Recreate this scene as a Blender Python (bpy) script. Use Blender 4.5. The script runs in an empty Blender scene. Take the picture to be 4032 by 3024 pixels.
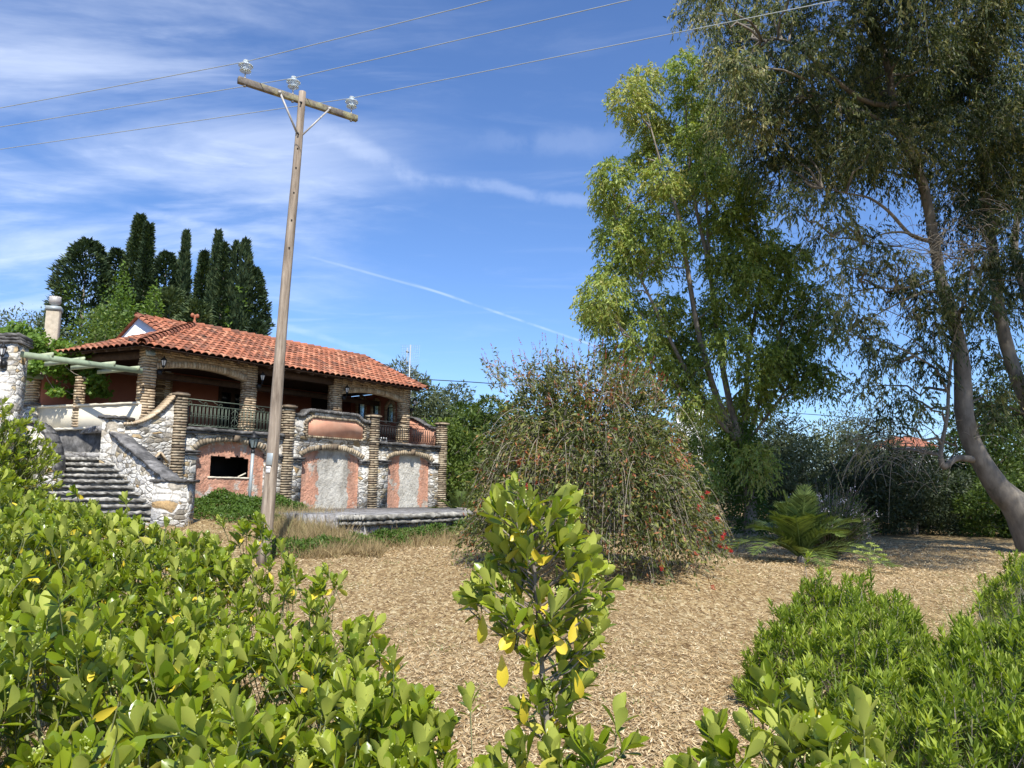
import bpy, math, random
import numpy as np
from math import pi, sin, cos, radians
rng = np.random.default_rng(7)
random.seed(7)
sc = bpy.context.scene
COL = sc.collection

# ------------------------------------------------------------------ camera
F = 3029.0; PITCH = radians(8.0); ROLL = 0.010
CAM = np.array([0.0, 0.0, 1.75])
_f = np.array([0, cos(PITCH), sin(PITCH)]); _r0 = np.array([1.0, 0, 0]); _u0 = np.cross(_r0, _f)
_r = cos(ROLL)*_r0 + sin(ROLL)*_u0; _u = -sin(ROLL)*_r0 + cos(ROLL)*_u0
def ray(px, py):
    return (_f*F + _r*(px-2016) + _u*(1512-py))/F
def P(px, py, d):
    """world point seen in direction (px, py) at the distance d north of the camera"""
    v = ray(px, py); return CAM + v*(d/v[1])
from mathutils import Matrix, Vector
cd = bpy.data.cameras.new('camera'); cam = bpy.data.objects.new('camera', cd); COL.objects.link(cam)
cam.matrix_world = Matrix(((_r[0], _u[0], -_f[0], CAM[0]), (_r[1], _u[1], -_f[1], CAM[1]), (_r[2], _u[2], -_f[2], CAM[2]), (0, 0, 0, 1)))
cd.sensor_width = 36; cd.lens = 36*F/4032; cd.clip_start = 0.05; cd.clip_end = 3000
sc.camera = cam

# ------------------------------------------------------------------ light
SUN_EL = radians(52); SUN_AZ = radians(14)          # azimuth from -Y towards +X (behind the camera, a little right)
S = np.array([sin(SUN_AZ)*cos(SUN_EL), -cos(SUN_AZ)*cos(SUN_EL), sin(SUN_EL)])
sl = bpy.data.lights.new('sun', 'SUN'); sl.energy = 5.0; sl.angle = radians(0.55); sl.color = (1.0, 0.955, 0.88)
so = bpy.data.objects.new('sun', sl); COL.objects.link(so)
so.rotation_euler = Vector(S).to_track_quat('Z', 'Y').to_euler()
sc.view_settings.view_transform = 'Standard'; sc.view_settings.look = 'None'
sc.view_settings.exposure = 0.42; sc.view_settings.gamma = 1

def NN(nt, typ, **kw):
    n = nt.nodes.new(typ)
    for k, v in kw.items():
        if k.startswith('i_'):
            key = k[2:]; key = int(key) if key.isdigit() else key.replace('_', ' ')
            n.inputs[key].default_value = v
        else: setattr(n, k, v)
    return n
def ramp(nt, fac, stops, interp='LINEAR'):
    r = nt.nodes.new('ShaderNodeValToRGB'); cr = r.color_ramp; cr.interpolation = interp
    while len(cr.elements) < len(stops): cr.elements.new(0.5)
    for e, (p, c) in zip(cr.elements, stops):
        e.position = p; e.color = (c, c, c, 1) if np.isscalar(c) else (*c, 1)
    if fac is not None: nt.links.new(fac, r.inputs[0])
    return r.outputs[0]
def mth(nt, op, a, b=None, c=None, clamp=False):
    m = nt.nodes.new('ShaderNodeMath'); m.operation = op; m.use_clamp = clamp
    for i, v in enumerate((a, b, c)):
        if v is None: continue
        if isinstance(v, (int, float)): m.inputs[i].default_value = v
        else: nt.links.new(v, m.inputs[i])
    return m.outputs[0]
def mixc(nt, fac, a, b, mode='MIX'):
    m = nt.nodes.new('ShaderNodeMix'); m.data_type = 'RGBA'; m.blend_type = mode
    for i, v in ((0, fac), (6, a), (7, b)):
        if isinstance(v, (int, float)): m.inputs[i].default_value = v
        elif isinstance(v, tuple): m.inputs[i].default_value = (*v, 1)
        else: nt.links.new(v, m.inputs[i])
    return m.outputs[2]
def noise(nt, vec, scale, detail=4, rough=0.55, dist=0.0):
    n = nt.nodes.new('ShaderNodeTexNoise'); n.inputs['Scale'].default_value = scale
    n.inputs['Detail'].default_value = detail; n.inputs['Roughness'].default_value = rough
    n.inputs['Distortion'].default_value = dist
    if vec is not None: nt.links.new(vec, n.inputs['Vector'])
    return n.outputs['Fac']
def mapping(nt, vec, scale=(1, 1, 1), rot=(0, 0, 0), loc=(0, 0, 0)):
    m = nt.nodes.new('ShaderNodeMapping'); m.inputs['Scale'].default_value = scale
    m.inputs['Rotation'].default_value = rot; m.inputs['Location'].default_value = loc
    nt.links.new(vec, m.inputs['Vector']); return m.outputs[0]

# world: clear sky, thin cirrus and contrails laid out by direction
w = bpy.data.worlds.new('World'); sc.world = w; w.use_nodes = True
nt = w.node_tree; nt.nodes.clear()
sky = NN(nt, 'ShaderNodeTexSky', sky_type='NISHITA', sun_disc=False, sun_elevation=SUN_EL,
         sun_rotation=pi - SUN_AZ, air_density=1.0, dust_density=0.25, ozone_density=4.0, altitude=100)
tc = NN(nt, 'ShaderNodeTexCoord'); D = tc.outputs['Generated']
sep = NN(nt, 'ShaderNodeSeparateXYZ'); nt.links.new(D, sep.inputs[0])
dz = mth(nt, 'ADD', mth(nt, 'MAXIMUM', sep.outputs[2], 0.0), 0.12)
cmb = NN(nt, 'ShaderNodeCombineXYZ')
nt.links.new(mth(nt, 'DIVIDE', sep.outputs[0], dz), cmb.inputs[0]); nt.links.new(mth(nt, 'DIVIDE', sep.outputs[1], dz), cmb.inputs[1])
pl = cmb.outputs[0]
n1 = noise(nt, mapping(nt, pl, (0.9, 2.0, 1), (0, 0, radians(-28))), 1.0, 7, 0.58, 0.6)
n2 = noise(nt, mapping(nt, pl, (1.5, 5.0, 1), (0, 0, radians(-40)), (3, 1, 0)), 1.3, 6, 0.6, 0.9)
def dot3(v, nvec):
    m = NN(nt, 'ShaderNodeVectorMath', operation='DOT_PRODUCT'); nt.links.new(v, m.inputs[0]); m.inputs[1].default_value = tuple(nvec); return m.outputs['Value']
def unit(v): v = np.array(v, float); return v/np.linalg.norm(v)
def sstep(v, a, b):
    m = NN(nt, 'ShaderNodeMapRange', interpolation_type='SMOOTHSTEP', clamp=True)
    m.inputs[1].default_value = a; m.inputs[2].default_value = b; nt.links.new(v, m.inputs[0]); return m.outputs[0]
side = sstep(dot3(D, unit(ray(-100, 250))), 0.84, 1.0)            # thickest towards the upper left
dens = mth(nt, 'MULTIPLY', sstep(mth(nt, 'ADD', n1, mth(nt, 'MULTIPLY', side, 0.16)), 0.50, 0.86), mth(nt, 'ADD', mth(nt, 'MULTIPLY', side, 0.44), 0.025))
dens2 = mth(nt, 'MULTIPLY', sstep(n2, 0.50, 0.80), mth(nt, 'ADD', mth(nt, 'MULTIPLY', side, 0.14), 0.05))
cloud = mth(nt, 'ADD', dens, dens2)
wob = noise(nt, D, 14.0, 5, 0.6)
def trail(a, b, width, amt, fade=0.03, ragged=0.0):
    ra, rb = unit(ray(*a)), unit(ray(*b)); nv = unit(np.cross(ra, rb)); al = unit(rb - ra)
    dd = dot3(D, nv)
    if ragged: dd = mth(nt, 'ADD', dd, mth(nt, 'MULTIPLY', mth(nt, 'SUBTRACT', wob, 0.5), ragged))
    band = sstep(mth(nt, 'ABSOLUTE', dd), width, 0.0 + width*0.15)
    t = dot3(D, al); ta, tb = float(ra@al), float(rb@al)
    ends = mth(nt, 'MULTIPLY', sstep(t, ta - fade, ta + fade), sstep(t, tb + fade, tb - fade))
    brk = sstep(noise(nt, D, 22.0, 4, 0.6), 0.25, 0.6)
    return mth(nt, 'MULTIPLY', mth(nt, 'MULTIPLY', band, ends), mth(nt, 'MULTIPLY', brk, amt))
for args in (((1210, 1008), (1760, 1160), 0.0024, 0.14), ((1700, 1142), (2390, 1378), 0.0024, 0.24, 0.05), ((1240, 500), (1640, 700), 0.018, 0.14, 0.05, 0.03),
             ((1600, 690), (2420, 815), 0.011, 0.13, 0.06, 0.022), ((500, 820), (980, 940), 0.008, 0.15, 0.05, 0.01), ((700, 1150), (1500, 1400), 0.006, 0.10, 0.06, 0.01),
             ((1900, 560), (2500, 540), 0.022, 0.08, 0.08, 0.03)):
    cloud = mth(nt, 'ADD', cloud, trail(*args))
cloud = mth(nt, 'MINIMUM', cloud, 0.62)
skyc = mixc(nt, 1.0, sky.outputs[0], (0.84, 1.0, 1.26), 'MULTIPLY')
col = mixc(nt, cloud, skyc, (8.2, 8.9, 10.2))
bg = NN(nt, 'ShaderNodeBackground'); bg.inputs['Strength'].default_value = 0.115
nt.links.new(col, bg.inputs['Color'])
out = NN(nt, 'ShaderNodeOutputWorld'); nt.links.new(bg.outputs[0], out.inputs[0])

# ------------------------------------------------------------------ tags and objects
def tag(o, label=None, cat=None, group=None, kind=None):
    for k, v in (('label', label), ('category', cat), ('group', group), ('kind', kind)):
        if v: o[k] = v
    return o
def thing(name, label, cat, loc=(0, 0, 0), rz=0.0, group=None):
    o = bpy.data.objects.new(name, None); COL.objects.link(o); o.empty_display_size = 0.3
    o.location = tuple(float(v) for v in loc); o.rotation_euler = (0, 0, rz)
    return tag(o, label, cat, group)

class MB:
    """collects geometry for ONE mesh object"""
    def __init__(s): s.V = []; s.Q = []; s.T = []; s.t = []; s.n = 0
    def add(s, V, Q=None, T=None, tint=0.5):
        V = np.asarray(V, float).reshape(-1, 3)
        if Q is not None and len(Q): s.Q.append(np.asarray(Q, np.int64).reshape(-1, 4) + s.n)
        if T is not None and len(T): s.T.append(np.asarray(T, np.int64).reshape(-1, 3) + s.n)
        s.V.append(V); s.n += len(V)
        s.t.append(np.full(len(V), tint) if np.isscalar(tint) else np.asarray(tint, float))
        return s
    BQ = np.array([[0, 3, 2, 1], [4, 5, 6, 7], [0, 1, 5, 4], [1, 2, 6, 5], [2, 3, 7, 6], [3, 0, 4, 7]])
    def box(s, c, h, R=None, tint=0.5, jit=0.0):
        b = np.array([[-1, -1, -1], [1, -1, -1], [1, 1, -1], [-1, 1, -1], [-1, -1, 1], [1, -1, 1], [1, 1, 1], [-1, 1, 1]], float)*np.asarray(h)
        if jit: b += rng.uniform(-jit, jit, b.shape)
        if R is not None: b = b @ np.asarray(R).T
        return s.add(b + np.asarray(c), s.BQ, tint=tint)
    def bar(s, a, b, w, h, tint=0.5):
        a = np.asarray(a, float); b = np.asarray(b, float); y = b - a; L = np.linalg.norm(y); y = y/L
        up = np.array([0, 0, 1.0]) if abs(y[2]) < 0.95 else np.array([1.0, 0, 0])
        x = unit(np.cross(y, up)); z = np.cross(x, y)
        return s.box((a+b)/2, (w/2, L/2, h/2), np.stack([x, y, z], 1), tint)
    def tube(s, pts, rad, sides=8, tint=0.5, cap=True):
        pts = np.asarray(pts, float); n = len(pts); rad = np.full(n, rad) if np.isscalar(rad) else np.asarray(rad, float)
        tg = np.gradient(pts, axis=0); tg /= np.maximum(np.linalg.norm(tg, axis=1, keepdims=True), 1e-9)
        a = np.array([0, 0, 1.0]) if abs(tg[0][2]) < 0.9 else np.array([1.0, 0, 0])
        x = unit(np.cross(tg[0], a)); V = []
        ang = np.arange(sides)*2*pi/sides
        for i in range(n):
            x = unit(x - tg[i]*(x @ tg[i])); y = np.cross(tg[i], x)
            V.append(pts[i] + rad[i]*(np.cos(ang)[:, None]*x + np.sin(ang)[:, None]*y))
        V = np.concatenate(V); j = np.arange(sides); k = (j+1) % sides
        Q = np.concatenate([np.stack([i*sides+j, i*sides+k, (i+1)*sides+k, (i+1)*sides+j], 1) for i in range(n-1)])
        T = []
        if cap:
            V = np.concatenate([V, pts[:1], pts[-1:]]); c0 = n*sides
            T = np.concatenate([np.stack([k, j, np.full(sides, c0)], 1), np.stack([(n-1)*sides+j, (n-1)*sides+k, np.full(sides, c0+1)], 1)])
        return s.add(V, Q, T, tint)
    def lathe(s, c, prof, sides=16, tint=0.5):
        c = np.asarray(c, float); ang = np.arange(sides)*2*pi/sides; V = []
        for r, z in prof: V.append(c + np.stack([r*np.cos(ang), r*np.sin(ang), np.full(sides, z)], 1))
        V = np.concatenate(V); j = np.arange(sides); k = (j+1) % sides
        Q = np.concatenate([np.stack([i*sides+j, i*sides+k, (i+1)*sides+k, (i+1)*sides+j], 1) for i in range(len(prof)-1)])
        return s.add(V, Q, tint=tint)
    def build(s, name, mat, parent=None, smooth=False, bevel=0.0):
        V = np.concatenate(s.V); t = np.concatenate(s.t)
        me = bpy.data.meshes.new(name)
        Q = np.concatenate(s.Q) if s.Q else np.zeros((0, 4), np.int64); T = np.concatenate(s.T) if s.T else np.zeros((0, 3), np.int64)
        me.vertices.add(len(V)); me.vertices.foreach_set('co', V.astype(np.float32).ravel())
        nl = Q.size + T.size; me.loops.add(nl); me.loops.foreach_set('vertex_index', np.concatenate([Q.ravel(), T.ravel()]).astype(np.int32))
        me.polygons.add(len(Q)+len(T))
        st = np.concatenate([np.arange(len(Q))*4, Q.size + np.arange(len(T))*3]).astype(np.int32)
        me.polygons.foreach_set('loop_start', st)
        if smooth: me.polygons.foreach_set('use_smooth', np.ones(len(Q)+len(T), bool))
        me.update(calc_edges=True)
        a = me.attributes.new('tint', 'FLOAT', 'POINT'); a.data.foreach_set('value', t.astype(np.float32))
        me.materials.append(mat)
        o = bpy.data.objects.new(name, me); COL.objects.link(o)
        if parent is not None: o.parent = parent
        if bevel:
            m = o.modifiers.new('bevel', 'BEVEL'); m.width = bevel; m.segments = 1
        return o

# ------------------------------------------------------------------ materials
def newmat(name):
    m = bpy.data.materials.new(name); m.use_nodes = True; nt = m.node_tree
    b = nt.nodes['Principled BSDF']; return m, nt, b
def attr(nt, name='tint'):
    a = nt.nodes.new('ShaderNodeAttribute'); a.attribute_name = name; return a.outputs['Fac']
def objc(nt): return nt.nodes.new('ShaderNodeTexCoord').outputs['Object']
def bump(nt, b, h, strength=0.5, dist=0.02):
    n = nt.nodes.new('ShaderNodeBump'); n.inputs['Strength'].default_value = strength; n.inputs['Distance'].default_value = dist
    nt.links.new(h, n.inputs['Height']); nt.links.new(n.outputs[0], b.inputs['Normal'])
def leafmat(name, stops, back=None, rough=0.5, transl=0.3, tcol=None, spec=0.35):
    m, nt, b = newmat(name)
    c = ramp(nt, attr(nt), stops)
    if back is not None:
        g = nt.nodes.new('ShaderNodeNewGeometry')
        bc = mixc(nt, 0.62, c, back); c2 = mixc(nt, g.outputs['Backfacing'], c, bc)
        rr = mth(nt, 'ADD', mth(nt, 'MULTIPLY', g.outputs['Backfacing'], 0.35), rough); nt.links.new(rr, b.inputs['Roughness'])
    else: c2 = c; b.inputs['Roughness'].default_value = rough
    nt.links.new(c2, b.inputs['Base Color']); b.inputs['Specular IOR Level'].default_value = spec
    tr = nt.nodes.new('ShaderNodeBsdfTranslucent')
    nt.links.new(mixc(nt, 1.0, c, tcol or (1.5, 1.5, 0.5), 'MULTIPLY'), tr.inputs[0])
    mx = nt.nodes.new('ShaderNodeMixShader'); mx.inputs[0].default_value = transl
    nt.links.new(b.outputs[0], mx.inputs[1]); nt.links.new(tr.outputs[0], mx.inputs[2])
    nt.links.new(mx.outputs[0], nt.nodes['Material Output'].inputs[0]); return m
def plainmat(name, color, rough=0.6, metal=0.0, var=0.15, scale=8, bmp=0.0, spec=0.4):
    m, nt, b = newmat(name); o = objc(nt); n = noise(nt, o, scale, 5)
    c = ramp(nt, n, [(0.25, tuple(v*(1-var) for v in color)), (0.75, tuple(min(1, v*(1+var)) for v in color))])
    nt.links.new(c, b.inputs['Base Color']); b.inputs['Roughness'].default_value = rough; b.inputs['Metallic'].default_value = metal
    b.inputs['Specular IOR Level'].default_value = spec
    if bmp: bump(nt, b, n, bmp, 0.02)
    return m
def tintmat(name, stops, rough=0.8, nscale=12, nvar=0.35, bmp=0.3, dirt=None, dirtscale=1.2, dthr=(0.5, 0.7)):
    m, nt, b = newmat(name); o = objc(nt); c = ramp(nt, attr(nt), stops)
    n = noise(nt, o, nscale, 6, 0.65)
    c = mixc(nt, 1.0, c, ramp(nt, n, [(0.25, 1-nvar), (0.75, 1+nvar*0.4)]), 'MULTIPLY')
    if dirt is not None:
        d = ramp(nt, noise(nt, o, dirtscale, 8, 0.7), [(dthr[0], 0.0), (dthr[1], 0.85)])
        c = mixc(nt, d, c, dirt)
    nt.links.new(c, b.inputs['Base Color']); b.inputs['Roughness'].default_value = rough
    b.inputs['Specular IOR Level'].default_value = 0.25
    bump(nt, b, n, bmp, 0.012); return m
def stonemat(name, stops, mortar, sx=2.6, sz=5.0, stain=0.4, bright=1.0):
    """rubble masonry: irregular flat stones in mortar, stained by weather"""
    m, nt, b = newmat(name); o = objc(nt)
    wv = nt.nodes.new('ShaderNodeTexNoise'); wv.inputs['Scale'].default_value = 2.6; wv.inputs['Detail'].default_value = 4; nt.links.new(o, wv.inputs['Vector'])
    add = nt.nodes.new('ShaderNodeVectorMath'); add.operation = 'MULTIPLY_ADD'; nt.links.new(wv.outputs['Color'], add.inputs[0])
    add.inputs[1].default_value = (0.26, 0.26, 0.14); nt.links.new(o, add.inputs[2])
    fine = noise(nt, o, 16, 7, 0.75)
    def layer(kx, kz):
        mp = mapping(nt, add.outputs[0], (sx*kx, sx*kx, sz*kz))
        v1 = nt.nodes.new('ShaderNodeTexVoronoi'); v1.feature = 'DISTANCE_TO_EDGE'; v1.inputs['Scale'].default_value = 1; nt.links.new(mp, v1.inputs['Vector'])
        v2 = nt.nodes.new('ShaderNodeTexVoronoi'); v2.feature = 'F1'; v2.inputs['Scale'].default_value = 1; nt.links.new(mp, v2.inputs['Vector'])
        for v in (v1, v2): v.inputs['Randomness'].default_value = 0.95
        s2 = nt.nodes.new('ShaderNodeSeparateColor'); nt.links.new(v2.outputs['Color'], s2.inputs[0])
        return ramp(nt, s2.outputs[0], stops), v1.outputs[0]
    ca_, ea = layer(1.45, 1.75); cb_, eb = layer(0.75, 0.85)
    pick = ramp(nt, noise(nt, o, 0.9, 3), [(0.53, 0.0), (0.56, 1.0)])
    c = mixc(nt, pick, ca_, cb_); dist_ = mth(nt, 'ADD', mth(nt, 'MULTIPLY', ea, mth(nt, 'SUBTRACT', 1.0, pick)), mth(nt, 'MULTIPLY', eb, pick))
    c = mixc(nt, 1.0, c, ramp(nt, fine, [(0.28, 0.45), (0.60, 1.1)]), 'MULTIPLY')
    edge = ramp(nt, mth(nt, 'ADD', dist_, mth(nt, 'MULTIPLY', mth(nt, 'SUBTRACT', fine, 0.5), 0.22)), [(0.0, 0.0), (0.07, 1.0)])
    mort = ramp(nt, noise(nt, o, 3, 3), [(0.38, tuple(v*0.4 for v in mortar)), (0.58, mortar)])
    c = mixc(nt, edge, mort, c)
    st = ramp(nt, noise(nt, mapping(nt, o, (1.6, 1.6, 0.55)), 1.1, 8, 0.72), [(0.50, 0.0), (0.70, stain)])
    c = mixc(nt, st, c, (0.075, 0.072, 0.066))
    nt.links.new(c, b.inputs['Base Color']); b.inputs['Roughness'].default_value = 0.9; b.inputs['Specular IOR Level'].default_value = 0.2
    h = mth(nt, 'ADD', ramp(nt, dist_, [(0.0, 0.0), (0.2, 1.0)]), mth(nt, 'MULTIPLY', fine, 0.7))
    bump(nt, b, h, 0.9, 0.035); return m

M = {}
M['stone'] = stonemat('rubble_stone', [(0.0, (0.16, 0.15, 0.13)), (0.14, (0.36, 0.31, 0.23)), (0.30, (0.52, 0.50, 0.46)), (0.45, (0.68, 0.65, 0.58)), (0.88, (0.78, 0.76, 0.69)), (0.94, (0.50, 0.42, 0.27)), (1.0, (0.48, 0.32, 0.15))], (0.40, 0.355, 0.28))
M['flag'] = stonemat('flagstone', [(0.0, (0.22, 0.21, 0.20)), (0.5, (0.33, 0.32, 0.31)), (1.0, (0.42, 0.41, 0.39))], (0.14, 0.13, 0.12), 1.7, 2.0, 0.25)
M['brick'] = tintmat('thin_brick', [(0.0, (0.10, 0.075, 0.05)), (0.25, (0.36, 0.26, 0.165)), (0.65, (0.56, 0.43, 0.28)), (1.0, (0.68, 0.57, 0.40))], 0.9, 9, 0.3, 0.5, (0.15, 0.125, 0.09), 0.9, (0.56, 0.78))
M['brick_old'] = tintmat('weathered_brick', [(0.0, (0.08, 0.06, 0.045)), (0.3, (0.30, 0.225, 0.15)), (0.65, (0.48, 0.385, 0.255)), (1.0, (0.60, 0.50, 0.35))], 0.95, 9, 0.4, 0.6, (0.10, 0.085, 0.065), 0.8, (0.46, 0.70))
M['tile'] = tintmat('roof_tile', [(0.0, (0.22, 0.095, 0.06)), (0.4, (0.42, 0.155, 0.085)), (0.8, (0.52, 0.21, 0.12)), (1.0, (0.55, 0.27, 0.16))], 0.85, 7, 0.34, 0.35, (0.075, 0.06, 0.05), 1.6, (0.50, 0.66))
M['coping'] = tintmat('weathered_coping', [(0.0, (0.12, 0.115, 0.11)), (0.6, (0.26, 0.25, 0.235)), (1.0, (0.55, 0.53, 0.49))], 0.95, 6, 0.7, 1.0, (0.06, 0.058, 0.055), 1.8, (0.45, 0.6))
M['step'] = tintmat('step_stone', [(0.0, (0.11, 0.105, 0.095)), (0.55, (0.30, 0.285, 0.25)), (1.0, (0.62, 0.60, 0.53))], 0.95, 5, 0.6, 1.0, (0.06, 0.055, 0.05), 1.5, (0.5, 0.68))
M['wood_dark'] = plainmat('dark_timber', (0.07, 0.042, 0.028), 0.8, var=0.4)
M['iron'] = plainmat('green_patina_iron', (0.12, 0.15, 0.11), 0.55, 0.3, 0.3, 20)
M['black_iron'] = plainmat('black_iron', (0.02, 0.021, 0.022), 0.5, 0.4, 0.2)
M['coral_shaded'] = plainmat('shaded_coral_plaster', (0.32, 0.12, 0.075), 0.9, var=0.12, scale=2)  # coral darkened so the veranda's shade is part of the colour
M['cream'] = tintmat('cream_plaster', [(0, (0.72, 0.66, 0.52)), (1, (0.74, 0.68, 0.54))], 0.9, 3, 0.12, 0.2, (0.30, 0.27, 0.20), 0.8, (0.62, 0.85))
M['white_plaster'] = plainmat('white_plaster', (0.78, 0.79, 0.80), 0.9, var=0.06, scale=2)
M['dark_glass'] = plainmat('dark_glass', (0.012, 0.014, 0.018), 0.15, var=0.1)
M['void'] = plainmat('opening_shade_black', (0.02, 0.017, 0.015), 0.95, var=0.1)  # near-black colour stands in for the shade inside openings
M['grey_metal'] = plainmat('galvanised_steel', (0.36, 0.40, 0.40), 0.5, 0.2, 0.12, 6)
M['steel'] = plainmat('dull_steel', (0.42, 0.40, 0.37), 0.6, 0.2, 0.2, 10)
M['white_plastic'] = plainmat('white_plastic', (0.78, 0.78, 0.76), 0.5, var=0.05)
M['flue'] = tintmat('chimney_render', [(0, (0.42, 0.36, 0.27)), (1, (0.52, 0.45, 0.34))], 0.95, 7, 0.3, 0.8, (0.33, 0.24, 0.12), 1.5, (0.52, 0.7))
M['pergola'] = tintmat('green_painted_timber', [(0, (0.20, 0.27, 0.19)), (1, (0.45, 0.50, 0.33))], 0.75, 6, 0.3, 0.2)
def pane():
    m, nt, b = newmat('frosted_pane')
    b.inputs['Base Color'].default_value = (0.62, 0.74, 0.74, 1); b.inputs['Roughness'].default_value = 0.35
    b.inputs['Transmission Weight'].default_value = 0.75; b.inputs['IOR'].default_value = 1.1; return m
M['pane'] = pane()
def glassm():
    m, nt, b = newmat('insulator_glass')
    b.inputs['Base Color'].default_value = (0.80, 0.86, 0.85, 1); b.inputs['Roughness'].default_value = 0.3
    b.inputs['Transmission Weight'].default_value = 0.6; b.inputs['IOR'].default_value = 1.15; return m
M['glass'] = glassm()
def stucco():
    """rough stucco: coral paint, flaked to bare render; the filled middle strip is unpainted"""
    m, nt, b = newmat('rough_stucco'); o = objc(nt)
    n = noise(nt, mapping(nt, o, (1, 1, 1.0)), 9, 6, 0.65, 0.8)
    flake = ramp(nt, noise(nt, o, 1.6, 7, 0.7), [(0.55, 0.0), (0.60, 0.9)])
    coral = ramp(nt, noise(nt, o, 2.5, 5), [(0.3, (0.54, 0.265, 0.175)), (0.7, (0.68, 0.38, 0.26))])
    bare = ramp(nt, noise(nt, o, 3, 6), [(0.3, (0.42, 0.39, 0.33)), (0.7, (0.70, 0.67, 0.59))])
    c = mixc(nt, flake, coral, bare)
    strip = ramp(nt, mth(nt, 'ADD', attr(nt), mth(nt, 'MULTIPLY', mth(nt, 'SUBTRACT', noise(nt, o, 4, 4), 0.5), 0.45)), [(0.49, 0.0), (0.52, 1.0)])
    c = mixc(nt, strip, c, bare)
    st = ramp(nt, noise(nt, mapping(nt, o, (1.6, 1.6, 0.35), loc=(5, 0, 2)), 1.2, 6, 0.65), [(0.47, 0.0), (0.66, 0.62)])
    c = mixc(nt, st, c, (0.15, 0.13, 0.105))
    nt.links.new(c, b.inputs['Base Color']); b.inputs['Roughness'].default_value = 0.95; b.inputs['Specular IOR Level'].default_value = 0.15
    bump(nt, b, n, 1.0, 0.06); return m
M['stucco'] = stucco()
def coralpanel():
    m, nt, b = newmat('coral_panel_paint'); o = objc(nt)
    c = ramp(nt, noise(nt, mapping(nt, o, (1, 1, 0.6)), 1.7, 6, 0.6), [(0.35, (0.70, 0.40, 0.27)), (0.5, (0.66, 0.34, 0.22)), (0.7, (0.54, 0.26, 0.17))])
    nt.links.new(c, b.inputs['Base Color']); b.inputs['Roughness'].default_value = 0.9; return m
M['coral'] = coralpanel()
def wood(name, a, b_, sc_, streak=14.0, lichen=None):
    m, nt, b = newmat(name); o = objc(nt)
    n = noise(nt, mapping(nt, o, sc_), streak, 7, 0.7); n2 = noise(nt, o, 2.0, 4)
    c = ramp(nt, n, [(0.28, a), (0.68, b_)]); c = mixc(nt, 1.0, c, ramp(nt, n2, [(0.3, 0.8), (0.7, 1.1)]), 'MULTIPLY')
    if lichen: c = mixc(nt, ramp(nt, noise(nt, o, 2.3, 6, 0.7), [(0.47, 0.0), (0.60, 0.85)]), c, lichen)
    nt.links.new(c, b.inputs['Base Color']); b.inputs['Roughness'].default_value = 0.9; b.inputs['Specular IOR Level'].default_value = 0.2
    bump(nt, b, n, 0.7, 0.012); return m
M['pole'] = wood('weathered_pole', (0.12, 0.085, 0.06), (0.48, 0.40, 0.31), (1, 1, 0.08))
M['arm'] = wood('lichened_timber', (0.10, 0.085, 0.07), (0.24, 0.21, 0.18), (1, 0.06, 1), 14, (0.38, 0.36, 0.20))
M['bark'] = wood('grey_bark', (0.13, 0.10, 0.08), (0.40, 0.35, 0.29), (1, 1, 0.25), 4)
M['bark_smooth'] = wood('eucalyptus_bark', (0.085, 0.075, 0.06), (0.30, 0.265, 0.215), (1, 1, 0.3), 2.6)
M['twig'] = wood('pale_twig', (0.26, 0.21, 0.15), (0.48, 0.42, 0.33), (1, 1, 1), 6)
M['stem'] = wood('green_stem', (0.14, 0.16, 0.06), (0.26, 0.27, 0.13), (1, 1, 0.3), 9)
# foliage
M['euc'] = leafmat('eucalyptus_leaf', [(0, (0.045, 0.075, 0.018)), (0.35, (0.17, 0.235, 0.045)), (0.7, (0.33, 0.42, 0.095)), (1, (0.40, 0.39, 0.12))], None, 0.5, 0.32)
M['euc_big'] = leafmat('grey_green_leaf', [(0, (0.020, 0.038, 0.016)), (0.35, (0.055, 0.085, 0.030)), (0.6, (0.13, 0.16, 0.055)), (0.85, (0.29, 0.31, 0.13)), (1, (0.40, 0.36, 0.17))], None, 0.55, 0.28)
M['olive'] = leafmat('olive_leaf', [(0, (0.035, 0.052, 0.024)), (0.5, (0.10, 0.125, 0.058)), (1, (0.17, 0.20, 0.10))], None, 0.5, 0.2)
M['green'] = leafmat('broad_leaf', [(0, (0.028, 0.055, 0.012)), (0.5, (0.085, 0.135, 0.024)), (1, (0.19, 0.25, 0.045))], None, 0.5, 0.3)
M['cypress'] = leafmat('cypress_scale', [(0, (0.014, 0.030, 0.014)), (0.5, (0.045, 0.078, 0.030)), (1, (0.12, 0.155, 0.055))], None, 0.7, 0.1)
M['ivy'] = leafmat('climbing_leaf', [(0, (0.05, 0.10, 0.015)), (1, (0.15, 0.24, 0.035))], None, 0.5, 0.3)
M['vine'] = leafmat('vine_leaf', [(0, (0.07, 0.14, 0.018)), (0.8, (0.17, 0.28, 0.04)), (1, (0.34, 0.33, 0.06))], None, 0.5, 0.4)
M['bottle'] = leafmat('bottlebrush_leaf', [(0, (0.030, 0.048, 0.014)), (0.5, (0.105, 0.13, 0.030)), (0.78, (0.24, 0.25, 0.06)), (0.88, (0.32, 0.15, 0.06)), (1, (0.38, 0.13, 0.06))], None, 0.5, 0.22)
M['red'] = leafmat('red_stamen', [(0, (0.30, 0.07, 0.035)), (0.5, (0.45, 0.03, 0.03)), (1, (0.62, 0.02, 0.03))], None, 0.6, 0.2, (1.2, 0.6, 0.6))
M['hedge'] = leafmat('glossy_hedge_leaf', [(0, (0.06, 0.12, 0.010)), (0.45, (0.20, 0.27, 0.015)), (0.88, (0.40, 0.46, 0.036)), (0.93, (0.66, 0.52, 0.05)), (1, (0.82, 0.64, 0.06))], (0.60, 0.63, 0.13), 0.30, 0.30, (1.4, 1.3, 0.35), 0.45)
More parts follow.
